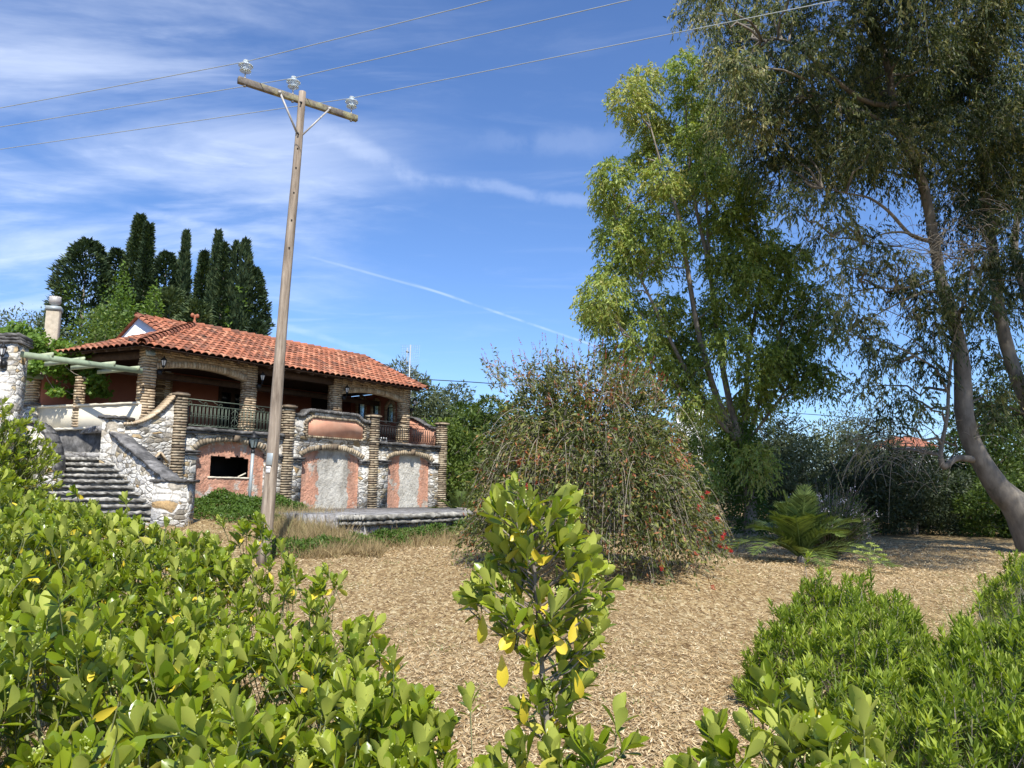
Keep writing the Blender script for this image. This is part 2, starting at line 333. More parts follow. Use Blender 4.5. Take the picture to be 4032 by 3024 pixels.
M['hedge_flower'] = leafmat('yellow_green_bud', [(0, (0.35, 0.42, 0.10)), (1, (0.52, 0.55, 0.18))], None, 0.6, 0.2)
M['lance'] = leafmat('bright_lance_leaf', [(0, (0.045, 0.085, 0.014)), (0.5, (0.21, 0.29, 0.030)), (0.9, (0.46, 0.53, 0.085)), (1, (0.42, 0.34, 0.14))], None, 0.5, 0.35)
M['palm'] = leafmat('palm_leaflet', [(0, (0.05, 0.085, 0.02)), (1, (0.22, 0.29, 0.08))], None, 0.4, 0.2)
M['grass'] = leafmat('green_grass', [(0, (0.09, 0.15, 0.035)), (0.7, (0.24, 0.33, 0.09)), (1, (0.42, 0.38, 0.16))], None, 0.6, 0.3)
M['dry'] = leafmat('dry_grass', [(0, (0.16, 0.11, 0.05)), (0.7, (0.42, 0.32, 0.16)), (1, (0.16, 0.20, 0.05))], None, 0.8, 0.2, (1.1, 1, 0.8))
M['litter'] = leafmat('fallen_leaf', [(0, (0.17, 0.095, 0.042)), (0.35, (0.40, 0.265, 0.125)), (0.75, (0.62, 0.475, 0.265)), (1, (0.78, 0.69, 0.47))], None, 0.7, 0.1, (1, 1, 1))
M['petal'] = leafmat('pale_petal', [(0, (0.72, 0.52, 0.56)), (1, (0.82, 0.78, 0.76))], None, 0.6, 0.3, (1, 1, 1))
def groundmat():
    m, nt, b = newmat('straw_ground'); g = nt.nodes.new('ShaderNodeNewGeometry').outputs['Position']
    n1 = noise(nt, g, 0.5, 6, 0.6); n2 = noise(nt, g, 9, 8, 0.75)
    v = nt.nodes.new('ShaderNodeTexVoronoi'); v.feature = 'F1'; v.inputs['Scale'].default_value = 24; v.inputs['Randomness'].default_value = 1
    nt.links.new(mapping(nt, g, (1, 0.35, 1), (0, 0, 0.6)), v.inputs['Vector'])
    s = nt.nodes.new('ShaderNodeSeparateColor'); nt.links.new(v.outputs['Color'], s.inputs[0])
    c = ramp(nt, s.outputs[0], [(0.0, (0.17, 0.105, 0.05)), (0.4, (0.34, 0.235, 0.11)), (0.8, (0.49, 0.365, 0.185)), (1.0, (0.62, 0.51, 0.30))])
    c = mixc(nt, 1.0, c, ramp(nt, n2, [(0.25, 0.5), (0.7, 1.15)]), 'MULTIPLY')
    c = mixc(nt, ramp(nt, n1, [(0.40, 0.0), (0.70, 0.55)]), c, (0.24, 0.17, 0.085))
    c = mixc(nt, ramp(nt, noise(nt, g, 0.9, 7, 0.7), [(0.60, 0.0), (0.74, 0.5)]), c, (0.16, 0.17, 0.055))
    nt.links.new(c, b.inputs['Base Color']); b.inputs['Roughness'].default_value = 0.95; b.inputs['Specular IOR Level'].default_value = 0.1
    bump(nt, b, mth(nt, 'ADD', n2, s.outputs[0]), 0.8, 0.03); return m
M['ground'] = groundmat()
# ------------------------------------------------------------------ terrain
ANG = radians(52.4)
HO = np.array([-10.518, 24.233, 0.0]); U = np.array([cos(ANG), sin(ANG), 0]); Vv = np.array([-sin(ANG), cos(ANG), 0])
def L(x, y, z=0.0): return HO + U*x + Vv*y + np.array([0, 0, z])     # house frame -> world
def SS(t, a, b):
    t = np.clip((np.asarray(t, float)-a)/(b-a), 0, 1); return t*t*(3-2*t)
def zg(x, y):
    x = np.asarray(x, float); y = np.asarray(y, float)
    lx = (x-HO[0])*U[0] + (y-HO[1])*U[1]; ly = (x-HO[0])*Vv[0] + (y-HO[1])*Vv[1]
    z = 0.32*SS(y, 9, 17)*(1-SS(x, 2, 10))
    z = z + 0.80*SS(ly, -9, -0.3)*(1-SS(lx, 3.6, 5.4))*(1-SS(ly, 3, 9)*0.0)*SS(y, 12, 17)
    z = z + 0.75*SS(ly, -3, 4)*SS(lx, 4.5, 8)*(1-SS(x, 3, 12))*SS(y, 22, 30)
    z = z + 1.5*SS(y, 30, 46)*(1-SS(x, 0, 9)) + 4.5*SS(y, 45, 75)*(1-SS(x, -28, -6))
    z = z + 0.45*SS(y, 32, 60) + 3.5*SS(y, 90, 300)
    r = 0.03*np.sin(x*1.7+y*0.6)*np.cos(y*1.3-x*0.4) + 0.05*np.sin(x*0.35+1)*np.cos(y*0.31)
    return z + r*SS(np.hypot(x, y), 2, 8)
rr = np.concatenate([[0.0], np.geomspace(1.0, 700, 210)]); na = 300
aa = np.arange(na)*2*pi/na
X = (rr[:, None]*np.cos(aa)).ravel(); Y = (rr[:, None]*np.sin(aa)).ravel()
mb = MB(); j = np.arange(na); k = (j+1) % na
Q = np.concatenate([np.stack([i*na+j, (i+1)*na+j, (i+1)*na+k, i*na+k], 1) for i in range(len(rr)-1)])
mb.add(np.stack([X, Y, zg(X, Y)], 1), Q)
tag(mb.build('ground', M['ground'], smooth=True), kind='structure')

# ------------------------------------------------------------------ building helpers
def brick_post(mb, x, y, z0, z1, w, pitch=0.088, R=None, d=None, th=0.062):
    """pillar of thin projecting bricks with raked joints, about a local origin"""
    d = d or w
    mb.box((x, y, (z0+z1)/2), (w/2-0.045, d/2-0.045, (z1-z0)/2-0.004), R, 0.05)
    n = int((z1-z0)/pitch); p = (z1-z0)/n
    for i in range(n):
        z = z0 + (i+0.5)*p; sp = (rng.uniform(-0.12, 0.12))
        j1, j2 = rng.uniform(-0.012, 0.012, 2)
        if i % 2:
            a = w/2 + sp*w
            cs = [((-w/2 + a/2), 0, a/2, d/2), ((w/2-(w-a)/2), 0, (w-a)/2, d/2)]
        else:
            a = d/2 + sp*d
            cs = [(0, -d/2+a/2, w/2, a/2), (0, d/2-(d-a)/2, w/2, (d-a)/2)]
        for cx, cy, hx, hy in cs:
            c = np.array([cx + j1, cy + j2, 0.0]);
            if R is not None: c = R @ c
            mb.box(c + (x, y, z), (hx-0.004+rng.uniform(-.004, .006), hy-0.004+rng.uniform(-.004, .006), th/2), R, float(np.clip(rng.normal(0.6, 0.25), 0, 1)), 0.004)
def rough_bar(mb, a, b, w, h, n=24, jit=0.02, tint=(0.2, 1.0)):
    """irregular hewn slab running a->b (w across, h high)"""
    a = np.asarray(a, float); b = np.asarray(b, float); y = unit(b-a); up = np.array([0, 0, 1.0]); x = unit(np.cross(y, up)); z = np.cross(x, y)
    prof = np.array([[-1, -1], [-1, 0.1], [-1, 1], [0, 1.0], [1, 1], [1, 0], [1, -1], [0, -1]], float); m = len(prof)
    V = []
    for i in range(n+1):
        c = a + (b-a)*i/n; q = prof*np.array([w/2, h/2]) + rng.normal(0, jit, prof.shape)
        V.append(c + q[:, :1]*x + q[:, 1:]*z)
    V = np.concatenate(V); j = np.arange(m); k = (j+1) % m
    Q = np.concatenate([np.stack([i*m+j, i*m+k, (i+1)*m+k, (i+1)*m+j], 1) for i in range(n)])
    T = [[k_, j_, 0] for j_, k_ in ((1, 2), (2, 3), (3, 4), (4, 5), (5, 6), (6, 7))] + [[n*m+j_, n*m+k_, n*m] for j_, k_ in ((1, 2), (2, 3), (3, 4), (4, 5), (5, 6), (6, 7))]
    mb.add(V, Q, T, rng.uniform(tint[0], tint[1], len(V)))
def poly_wall(mb, pts, A, dirv, nrm, th, tint=0.5):
    """extrude an outline (s, z) standing on the vertical plane through A along dirv, th deep along nrm. outline: bottom-left, bottom-right, then the top right to left"""
    A = np.asarray(A, float); dirv = np.asarray(dirv, float); nrm = np.asarray(nrm, float)
    P0 = np.array([A + dirv*s + np.array([0, 0, z]) for s, z in pts]); n = len(pts); V = np.concatenate([P0, P0 + nrm*th])
    j = np.arange(n); k = (j+1) % n
    cen = len(V); V = np.concatenate([V, [P0.mean(0)], [P0.mean(0) + nrm*th]])
    mb.add(V, np.stack([j, k, k+n, j+n], 1), np.concatenate([np.stack([k, j, np.full(n, cen)], 1), np.stack([j+n, k+n, np.full(n, cen+1)], 1)]), tint)

house = thing('country_house', 'abandoned rubble stone and coral house with an orange tiled roof over an arched veranda', 'house', HO, ANG)
PX = [0.0, 4.1, 8.18, 12.2]; ZB = 0.4; ZS = 3.62
bays = [(0, 0.69, 3.30, 2.98, 3.33), (1, 4.80, 7.62, 2.93, 3.27), (2, 9.06, 11.58, 2.98, 3.26)]
def acurve(x0, x1, zs, zc, n=22):
    t = np.linspace(0, 1, n+1); x = x0 + (x1-x0)*t; z = zs + (zc-zs)*np.sqrt(np.clip(1-(2*t-1)**2*0.93, 0, 1))
    z = zs + (z-z.min())/(z.max()-z.min())*(zc-zs); return x, z
DEP = 0.17
mb = MB()      # lower terrace wall with three arched recesses
for b, x0, x1, zs, zc in bays:
    pa, pb = PX[b], PX[b+1]; xc, zcv = acurve(x0, x1, zs, zc)
    for xa, xb in ((pa, x0), (x1, pb)):
        mb.box(((xa+xb)/2, 0.2, (ZB+ZS)/2), ((xb-xa)/2, 0.2, (ZS-ZB)/2))
    for i in range(len(xc)-1):
        v = [(xc[i], 0, zcv[i]), (xc[i+1], 0, zcv[i+1]), (xc[i+1], 0, ZS), (xc[i], 0, ZS), (xc[i], DEP+.02, zcv[i]), (xc[i+1], DEP+.02, zcv[i+1])]
        mb.add(v, [[0, 1, 2, 3], [1, 0, 4, 5]])
mb.build('terrace_wall', M['stone'], house)
# recessed stucco panels
for b, x0, x1, zs, zc in bays:
    nx, nz = 60, 60; mb = MB()
    gx = np.linspace(x0-0.02, x1+0.02, nx+1); gz = np.linspace(ZB, zc+0.05, nz+1)
    GX, GZ = np.meshgrid(gx, gz); t = (GX-x0)/(x1-x0)
    if b == 0: tint = np.zeros_like(GX)
    elif b == 1: tint = np.clip(1 - np.abs(t-0.56)/0.52, 0, 1)*1.0
    else: tint = np.clip(1 - np.abs(t-0.55)/0.47, 0, 1)
    dy = 0.012*np.sin(GX*37+GZ*13)*np.cos(GZ*41-GX*9) + rng.normal(0, 0.006, GX.shape)
    V = np.stack([GX, DEP + dy, GZ], -1).reshape(-1, 3)
    ii, jj = np.meshgrid(np.arange(nz), np.arange(nx), indexing='ij'); i0 = (ii*(nx+1)+jj).ravel()
    cx = (GX[:-1, :-1]+GX[1:, 1:]).ravel()/2; cz = (GZ[:-1, :-1]+GZ[1:, 1:]).ravel()/2
    keep = np.ones(len(i0), bool)
    if b == 0: keep = ~((cx > 1.27) & (cx < 2.70) & (cz > 2.15) & (cz < 2.83 + 0.03*np.sin(cx*9)))
    i0 = i0[keep]
    mb.add(V, np.stack([i0, i0+1, i0+nx+2, i0+nx+1], 1), tint=tint.ravel())
    pn = mb.build('stucco_panel', M['stucco'], house)
    if b == 0:
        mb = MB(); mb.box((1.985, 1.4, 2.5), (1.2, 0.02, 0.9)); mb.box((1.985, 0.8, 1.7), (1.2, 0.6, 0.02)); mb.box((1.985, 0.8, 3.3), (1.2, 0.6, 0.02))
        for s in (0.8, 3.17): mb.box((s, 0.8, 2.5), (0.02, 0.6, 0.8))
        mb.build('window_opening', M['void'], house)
        mb = MB(); rough_bar(mb, (1.22, DEP+.03, 2.13), (2.76, DEP+.03, 2.13), 0.12, 0.045, 14, 0.006, (.9, 1)); mb.bar((2.42, .3, 2.17), (2.68, .25, 2.30), .03, .04, 1.0)
        mb.build('window_sill', M['cream'], house)
# arch voussoirs
for b, x0, x1, zs, zc in bays:
    xc, zcv = acurve(x0-.04, x1+.04, zs, zc, 200); s = np.concatenate([[0], np.cumsum(np.hypot(np.diff(xc), np.diff(zcv)))])
    n = int(s[-1]/0.105); mb = MB()
    for i in range(n):
        q = (i+0.5)/n*s[-1]; x = np.interp(q, s, xc); z = np.interp(q, s, zcv); x2 = np.interp(q+.03, s, xc); z2 = np.interp(q+.03, s, zcv); x1_ = np.interp(q-.03, s, xc); z1_ = np.interp(q-.03, s, zcv)
        tv = unit([x2-x1_, 0, z2-z1_]); nv = np.array([-tv[2], 0, tv[0]]); R = np.stack([tv, [0, 1, 0], nv], 1); h = rng.uniform(0.082, 0.10)
        mb.box(np.array([x, 0.08, z]) + nv*h, (0.040, 0.115+rng.uniform(-.01, .012), h), R, float(np.clip(rng.normal(.65, .25), 0, 1)), 0.005)
    mb.box(((x0+x1)/2+.05, -0.01, zc+.1), (0.09, .11, .11), None, 0.2, 0.02)
    mb.build('brick_arch', M['brick_old'], house)
# impost ledges beside the arches
for b, x0, x1, zs, zc in bays:
    for xa, xb in ((PX[b]+.19, x0+.06), (x1-.06, PX[b+1]-.19)):
        mb = MB()
        for dzz in (0, -.085): rough_bar(mb, (xa, 0.0, zs-.04+dzz), (xb, 0.0, zs-.04+dzz), 0.24-.05*(dzz < 0), 0.06, 5, 0.008, (0, .5))
        mb.build('impost_ledge', M['coping'], house)
# terrace slab edge (bays 1 and 3)
for xa, xb in ((PX[0]+.2, PX[1]-.2), (PX[2]+.2, PX[3]-.2)):
    mb = MB(); rough_bar(mb, (xa, 0.10, 3.66), (xb, 0.10, 3.66), 0.52, 0.10, 30, 0.014, (0, .7)); rough_bar(mb, (xa, 0.06, 3.55), (xb, 0.06, 3.55), 0.30, 0.07, 30, 0.014, (0, .6))
    mb.build('terrace_coping', M['coping'], house)
mb = MB(); mb.box((5.1, 2.6, 3.53), (7.05, 2.2, 0.1)); mb.build('terrace_floor', M['flag'], house)
mb = MB(); mb.box((12.2, 2.4, 2.0), (.2, 2.2, 1.6)); mb.build('terrace_side_wall', M['stone'], house)
# pillars of the terrace
for i, x in enumerate(PX):
    mb = MB(); brick_post(mb, x, 0.02, (ZB if i else 1.6), 4.62, 0.36, d=0.40); o = mb.build('brick_pillar', M['brick_old'], house)
    mb = MB(); brick_post(mb, x, 0.02, 4.625, 4.77, 0.46, 0.073, d=0.50); mb.build('pillar_cap', M['brick_old'], o)
# middle parapet with coral panel
xs = np.linspace(4.30, 7.98, 60)
def ptop(x):
    a = SS(x, 4.72, 5.05)*(1-SS(x, 7.25, 7.72)); return 4.40 + 0.22*a
pts = [(4.28, 3.5), (8.0, 3.5)] + [(x, ptop(x)) for x in xs[::-1]]
mb = MB(); poly_wall(mb, pts, (0, -0.005, 0), (1, 0, 0), (0, 1, 0), 0.30); mb.build('parapet', M['stone'], house)
mb = MB()
for i in range(len(xs)-1): rough_bar(mb, (xs[i], 0.14, ptop(xs[i])+.05), (xs[i+1]+.01, .14, ptop(xs[i+1])+.05), .46, .10, 2, .012, (0, .7))
mb.build('parapet_coping', M['coping'], house)
pt = lambda x: 4.23 + 0.15*SS(x, 4.95, 5.2)*(1-SS(x, 7.2, 7.6))
xs2 = np.linspace(4.97, 7.60, 40); mb = MB()
poly_wall(mb, [(4.97, 3.75), (7.60, 3.75)] + [(x, pt(x)+.02) for x in xs2[::-1]], (0, -0.035, 0), (1, 0, 0), (0, 1, 0), 0.06); mb.build('coral_panel', M['coral'], house)
mb = MB()
for i, x in enumerate(np.arange(4.93, 7.64, .105)): mb.box((x, -.02, 3.70), (.046, .06, .034), None, rng.uniform(.1, .8), .005)
for i, x in enumerate(np.arange(4.93, 7.64, .085)): mb.box((x, -.02, pt(x)+.06), (.036, .06, .042), None, rng.uniform(.1, .8), .006)
for x in (4.90, 7.67):
    for i, z in enumerate(np.arange(3.76, 4.28, .08)): mb.box((x + .04*(i % 2)*(1 if x > 6 else -1), -.03, z), (.055, .06, .032), None, rng.uniform(.2, .9), .005)
mb.build('panel_frame', M['brick_old'], house)
# right parapet running back, curved, coral inside
ys = np.linspace(0.25, 4.4, 30); rt = lambda y: 4.45 + 0.58*SS(y, 0.2, 1.9)
pts = [(0.2, 3.5), (4.4, 3.5)] + [(y, rt(y)) for y in ys[::-1]]
mb = MB(); poly_wall(mb, pts, (12.06, 0, 0), (0, 1, 0), (1, 0, 0), 0.26); mb.build('side_parapet', M['coral'], house)
mb = MB()
for i in range(len(ys)-1): rough_bar(mb, (12.18, ys[i], rt(ys[i])+.04), (12.18, ys[i+1]+.01, rt(ys[i+1])+.04), .34, .075, 2, .01, (0, .7))
mb.build('side_parapet_coping', M['coping'], house)
# wing wall left of the first pillar, sweeping down
wx = np.linspace(-1.72, -0.16, 24); wt = lambda x: 3.62 + 1.02*((x+1.72)/1.56)**2.1
mb = MB(); poly_wall(mb, [(-1.72, 0.6), (-.16, 0.6)] + [(x, wt(x)) for x in wx[::-1]], (0, 0.0, 0), (1, 0, 0), (0, 1, 0), 0.34); mb.build('wing_wall', M['stone'], house)
mb = MB()
for i in range(len(wx)-1):
    a = np.array([wx[i], 0, wt(wx[i])]); b = np.array([wx[i+1], 0, wt(wx[i+1])]); tv = unit(b-a); nv = np.array([-tv[2], 0, tv[0]]); c = (a+b)/2+nv*.035
    mb.box(c + (0, .15, 0), (np.linalg.norm(b-a)/2+.004, .24, .035), np.stack([tv, [0, 1, 0], nv], 1), rng.uniform(.5, 1), .004)
mb.build('wing_wall_coping', M['brick'], house)
# little gabled niche, its recess a flat plate painted dark as shade
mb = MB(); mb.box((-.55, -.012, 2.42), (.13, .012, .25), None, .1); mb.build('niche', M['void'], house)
mb = MB()
for s in (-1, 1): mb.bar((-.55, -.06, 2.86), (-.55+s*.26, -.06, 2.55), .12, .04, .7)
for i in range(5): mb.box((-.40, -.05, 2.22+i*.07), (.07, .05, .022), None, .9, .004)
mb.build('niche_hood', M['brick'], house)

# veranda columns and arches
CW = 0.41
for x, zt in ((-.74, 6.16), (2.93, 6.1), (6.80, 6.1), (10.55, 6.1)):
    mb = MB(); brick_post(mb, x, 0.75, 3.63, zt, CW, 0.085); mb.build('veranda_column', M['brick'], house)
for x0, x1 in ((-.74, 2.93), (6.80, 10.55)):
    xa, xb = x0+.2, x1-.2; t = lambda x: 5.52 + .21*(1-((2*(x-xa)/(xb-xa)-1)**2))
    mb = MB(); n = 40; xs_ = np.linspace(xa, xb, n+1)
    for i in range(n):
        a, b = xs_[i], xs_[i+1]
        mb.add([(a, .60, t(a)), (b, .60, t(b)), (b, .60, 6.22), (a, .60, 6.22), (a, .9, t(a)), (b, .9, t(b)), (b, .9, 6.22), (a, .9, 6.22)], [[0, 1, 2, 3], [1, 0, 4, 5], [5, 4, 7, 6]], tint=.3)
    nn = int((xb-xa)/.1)
    for i in range(nn):
        x = xa+(i+.5)*(xb-xa)/nn; mb.box((x, .72, t(x)+.09), (.04, .16, .095), None, float(np.clip(rng.normal(.75, .2), 0, 1)), .005)
    for r in range(5):
        z = 5.97+r*.075; x = xa
        while x < xb:
            l = rng.uniform(.16, .3); e = min(x+l, xb)
            if t((x+e)/2)+.19 < z: mb.box(((x+e)/2, .70, z), ((e-x)/2-.005, .14, .027), None, float(np.clip(rng.normal(.45, .2), 0, 1)), .004)
            x = e
    for r in range(6):    # haunches
        for s in (0, 1):
            z = 5.66+r*.075; ln = max(0.05, .75-.14*r*0-abs(r-2)*.05)
            xx = xa if s == 0 else xb; zz = z
            for q in range(3):
                cx = xx + (1 if s == 0 else -1)*(q*.22+.11)
                if t(cx)+.2 < zz < 5.95: mb.box((cx, .70, zz), (.105, .14, .027), None, rng.uniform(.2, .8), .004)
    mb.build('veranda_arch', M['brick'], house)
mb = MB(); mb.box((4.87, .75, 5.98), (1.75, .13, .13)); mb.box((4.87, 2.6, 5.62), (5.9, .1, .1)); mb.bar((-.85, .9, 5.95), (-2.0, 4.7, 5.95), .2, .22); mb.build('timber_beam', M['wood_dark'], house)
mb = MB(); mb.add([(-1.0, .3, 6.12), (11, .3, 6.12), (11, 4.7, 6.12), (-2.1, 4.7, 6.12)], [[0, 1, 2, 3]]); mb.build('veranda_ceiling', M['wood_dark'], house)
mb = MB()
for x in np.arange(-1.1, 11.1, .62): mb.bar((x, -.02, 6.02), (x, 1.3, 6.45), .09, .11)
for s in np.arange(.4, 3.6, .55): mb.bar((-1.36-.23*s, s, 6.03), (-.2-.23*s, s+.2, 6.45), .09, .11)
mb.build('rafter_tail', M['wood_dark'], house)
# back wall, door, dark window, right end wall with arched windows
mb = MB(); mb.box((4.4, 4.85, 4.9), (6.6, .15, 1.3)); mb.build('veranda_back_wall', M['coral_shaded'], house)
mb = MB(); brick_post(mb, 1.9, 4.66, 3.63, 6.1, .6, d=.2); mb.build('engaged_column', M['brick'], house)
mb = MB(); mb.box((4.8, 4.68, 4.75), (.62, .03, 1.12)); dr = mb.build('veranda_door', M['wood_dark'], house)
mb = MB()
for sx in (-.30, .30):
    for zz in (4.5, 4.95, 5.4): mb.box((4.8+sx, 4.645, zz), (.2, .008, .19))
mb.build('door_pane', M['dark_glass'], dr)
mb = MB(); mb.box((9.35, 4.69, 4.95), (.62, .02, .9)); mb.build('dark_window', M['void'], house)  # flat near-black plate painted as the shade of an opening
wins = [(2.03, .40, 4.77, 5.63), (2.98, .36, 4.95, 5.78), (3.95, .44, 5.05, 5.98)]
mb = MB(); y = 1.0
gy = np.linspace(0.95, 4.7, 120); gz = np.linspace(3.6, 6.1, 90)
GY, GZ = np.meshgrid(gy, gz); V = np.stack([np.full(GY.shape, 11.0), GY, GZ], -1).reshape(-1, 3); n_ = len(V)
ii, jj = np.meshgrid(np.arange(89), np.arange(119), indexing='ij'); i0 = (ii*120+jj).ravel(); cy = (GY[:-1, :-1]+GY[1:, 1:]).ravel()/2; cz = (GZ[:-1, :-1]+GZ[1:, 1:]).ravel()/2
keep = np.ones(len(i0), bool)
for wy, ww, z0, z1 in wins:
    r = ww/2; ins = (np.abs(cy-wy) < r) & (cz > z0) & ((cz < z1-r) | (np.hypot(cy-wy, cz-(z1-r)) < r)); keep &= ~ins
i0 = i0[keep]; mb.add(V, np.stack([i0, i0+1, i0+121, i0+120], 1)); mb.add(V+[.14, 0, 0], np.stack([i0+1, i0, i0+120, i0+121], 1)); mb.build('veranda_end_wall', M['coral_shaded'], house)
for wy, ww, z0, z1 in wins:
    r = ww/2; mb = MB(); mb.box((11.07, wy, (z0+z1)/2), (.008, r+.02, (z1-z0)/2+.02)); o = mb.build('arched_window', M['pane'], house)
    mb = MB(); mb.box((11.03, wy, z1-r), (.02, r, .02)); mb.box((11.03, wy, z0), (.03, r, .03))
    for s in (-1, 1): mb.box((11.03, wy+s*(r-.01), (z0+z1-r)/2), (.03, .02, (z1-r-z0)/2))
    for q in range(3):
        zc_ = z0+.12+q*.17
        for s in (-1, 1):
            th = np.linspace(0, 1.6*pi, 14); rd = .07*(1-.5*th/th[-1])
            mb.tube(np.stack([np.full(14, 11.02), wy+s*(.075+0*th)+rd*np.cos(th)*s, zc_+rd*np.sin(th)], 1), .008, 4)
    mb.tube([(11.02, wy, z0), (11.02, wy, z1)], .008, 4)
    mb.build('window_grille', M['black_iron'], o)
    mb = MB()
    for th in np.linspace(0, pi, 13):
        d_ = np.array([0, cos(th), sin(th)]); mb.box(np.array([10.99, wy, z1-r]) + d_*(r+.07), (.05, .03, .07), np.stack([[1, 0, 0], np.cross(d_, [1, 0, 0]), d_], 1), rng.uniform(.2, .8))
    for s in (-1, 1):
        for zz in np.arange(z0, z1-r, .08): mb.box((10.99, wy+s*(r+.07), zz), (.05, .07, .03), None, rng.uniform(.2, .8))
    mb.build('window_surround', M['brick'], o)
# body of the house behind, rear roof with the white gable
mb = MB(); mb.box((6.4, 7.2, 4.0), (4.6, 2.2, 3.3)); mb.build('rear_wall', M['coral_shaded'], house)
mb = MB(); poly_wall(mb, [(4.6, 4.0), (9.6, 4.0), (9.6, 7.30), (7.05, 8.46), (4.6, 7.32)], (1.92, 0, 0), (0, 1, 0), (1, 0, 0), .2); mb.build('white_gable', M['white_plaster'], house)

# roof tiles
def tiles(mb, E0, sv, upv, nv, inside, smax, tmax, smin=0.0, pitch=.262, course=.37, amp=.045):
    ns = int((smax-smin)/pitch*8); s = smin + np.arange(ns+1)*pitch/8
    nc = int(tmax/course)+1
    ph = (s/pitch) % 1.0; prof = amp*np.abs(np.cos(pi*ph))**0.8*1.7
    for c in range(nc):
        t0, t1 = c*course, min((c+1)*course, tmax+.05); lift = .042
        rows = [(t0-.0, lift-.02), (t0, lift), ((t0+t1)/2, lift*.55), (t1, 0.0)]
        V = []
        for t, l in rows:
            jz = 0
            V.append(E0 + s[:, None]*sv + t*upv + (prof+l)[:, None]*nv)
        V = np.concatenate(V); m = ns+1
        col = np.floor(s/pitch+.5).astype(int); h = (np.sin(col*12.9898+c*78.233+3.1)*43758.5453) % 1.0
        hh = (np.sin(col*4.1+c*9.7)*1375.3) % 1.0
        V += np.tile(((hh-.5)*.012)[:, None]*nv, (4, 1))
        Q = []
        sm = (s[:-1]+s[1:])/2
        for r in range(3):
            tm = (rows[r][0]+rows[r+1][0])/2; kk = np.where(inside(sm, tm))[0]
            Q.append(np.stack([r*m+kk, r*m+kk+1, (r+1)*m+kk+1, (r+1)*m+kk], 1))
        mb.add(V, np.concatenate(Q), tint=np.tile(h, 4))
def rtiles(mb, a, b, r=.11, step=.36):
    a = np.asarray(a, float); b = np.asarray(b, float); Ld = np.linalg.norm(b-a); n = int(Ld/step); d = (b-a)/Ld; up = np.array([0, 0, 1.0]); x = unit(np.cross(d, up)); z = np.cross(x, d)
    th = np.linspace(-.15, pi+.15, 9)
    for i in range(n):
        V = []
        for q, rr_ in ((0, r*1.12), (1.12, r*.92)):
            c = a + d*(i+q)*Ld/n + z*(.03*(1-q)); V.append(c + rr_*(np.cos(th)[:, None]*x + np.sin(th)[:, None]*z))
        V = np.concatenate(V); j = np.arange(8); mb.add(V, np.stack([j+1, j, j+9, j+10], 1), tint=float(rng.uniform(0, .8)))
ZE = 6.07; EL = np.array([-1.42, -.12, ZE]); RL = np.array([2.57, 4.0, 7.88]); RR = np.array([11.1, 4.0, 7.88]); ER = np.array([11.1, -.12, ZE]); EB = np.array([-2.35, 3.9, ZE])
up = RR-ER; tl = np.linalg.norm(up); up = up/tl; sv = np.array([1.0, 0, 0]); nv = unit(np.cross(sv, up))
mb = MB(); tiles(mb, EL, sv, up, nv, lambda s, t: s > (RL[0]-EL[0])*t/tl - .06, ER[0]-EL[0], tl)
bk = np.array([0, 4.6, -2.0]); mb.add([RL, RR, RR+bk, RL+bk+(-2, 0, 0)], [[0, 1, 2, 3]], tint=.3)
# left hip: eave from EL to EB
se = EB-EL; sl_ = np.linalg.norm(se); sev = se/sl_; tp = RL-EL; tp = tp - sev*(tp@sev); t2 = np.linalg.norm(tp); upl = tp/t2; nl = unit(np.cross(upl, sev))
if nl[2] < 0: nl = -nl
sA = (RL-EL)@sev
tiles(mb, EL, sev, upl, nl, lambda s, t: (s > sA*t/t2-.05) & (s < sl_ - (sl_-sA)*t/t2 + .05), sl_+.1, t2)
rt_ = mb.build('tiled_roof', M['tile'], house)
mb = MB(); rtiles(mb, EL+(0, 0, .06), RL+(0, 0, .05), .12); rtiles(mb, RR+(0, 0, .03), RL+(0, 0, .03), .12); rtiles(mb, ER+(-.04, 0, .06), RR+(-.04, 0, .05), .10)
mb.build('ridge_tile', M['tile'], rt_)
mb = MB(); mb.lathe(RL+(0, 0, .1), [(.0, 0), (.09, .0), (.05, .1), (.03, .2), (.07, .27), (.05, .34), (0, .36)], 10, .6)
for s in (-1, 1): mb.lathe(RL+(s*.1, 0, .4), [(0, -.06), (.06, -.04), (.075, .03), (.04, .09), (0, .1)], 8, .6)
mb.build('roof_finial', M['tile'], rt_)
mb = MB(); mb.add([EL-(0, 0, .02), ER-(0, 0, .02), RR-(0, 0, .06), RL-(0, 0, .06), EB-(0, 0, .02)], [[0, 1, 2, 3]], [[0, 3, 4]]); mb.build('roof_boarding', M['wood_dark'], rt_)
mb = MB(); g0 = np.array([1.80, 7.05, 8.52]); dn = np.array([0, -2.6, -1.20]); tl2 = np.linalg.norm(dn)
E1 = g0 + dn; tiles(mb, E1, sv, unit(-dn), unit(np.cross(sv, -dn)), lambda s, t: s > -1, 9.2, tl2)
mb.add([g0, g0+(9.2, 0, 0), g0+(9.2, 2.7, -1.25), g0+(0, 2.7, -1.25)], [[0, 1, 2, 3]], tint=.4); rtiles(mb, g0+(0, 0, .03), g0+(9.2, 0, .03), .11); rtiles(mb, E1+(.06, 0, .05), g0+(.06, 0, .03), .10)
mb.build('rear_roof', M['tile'], house)
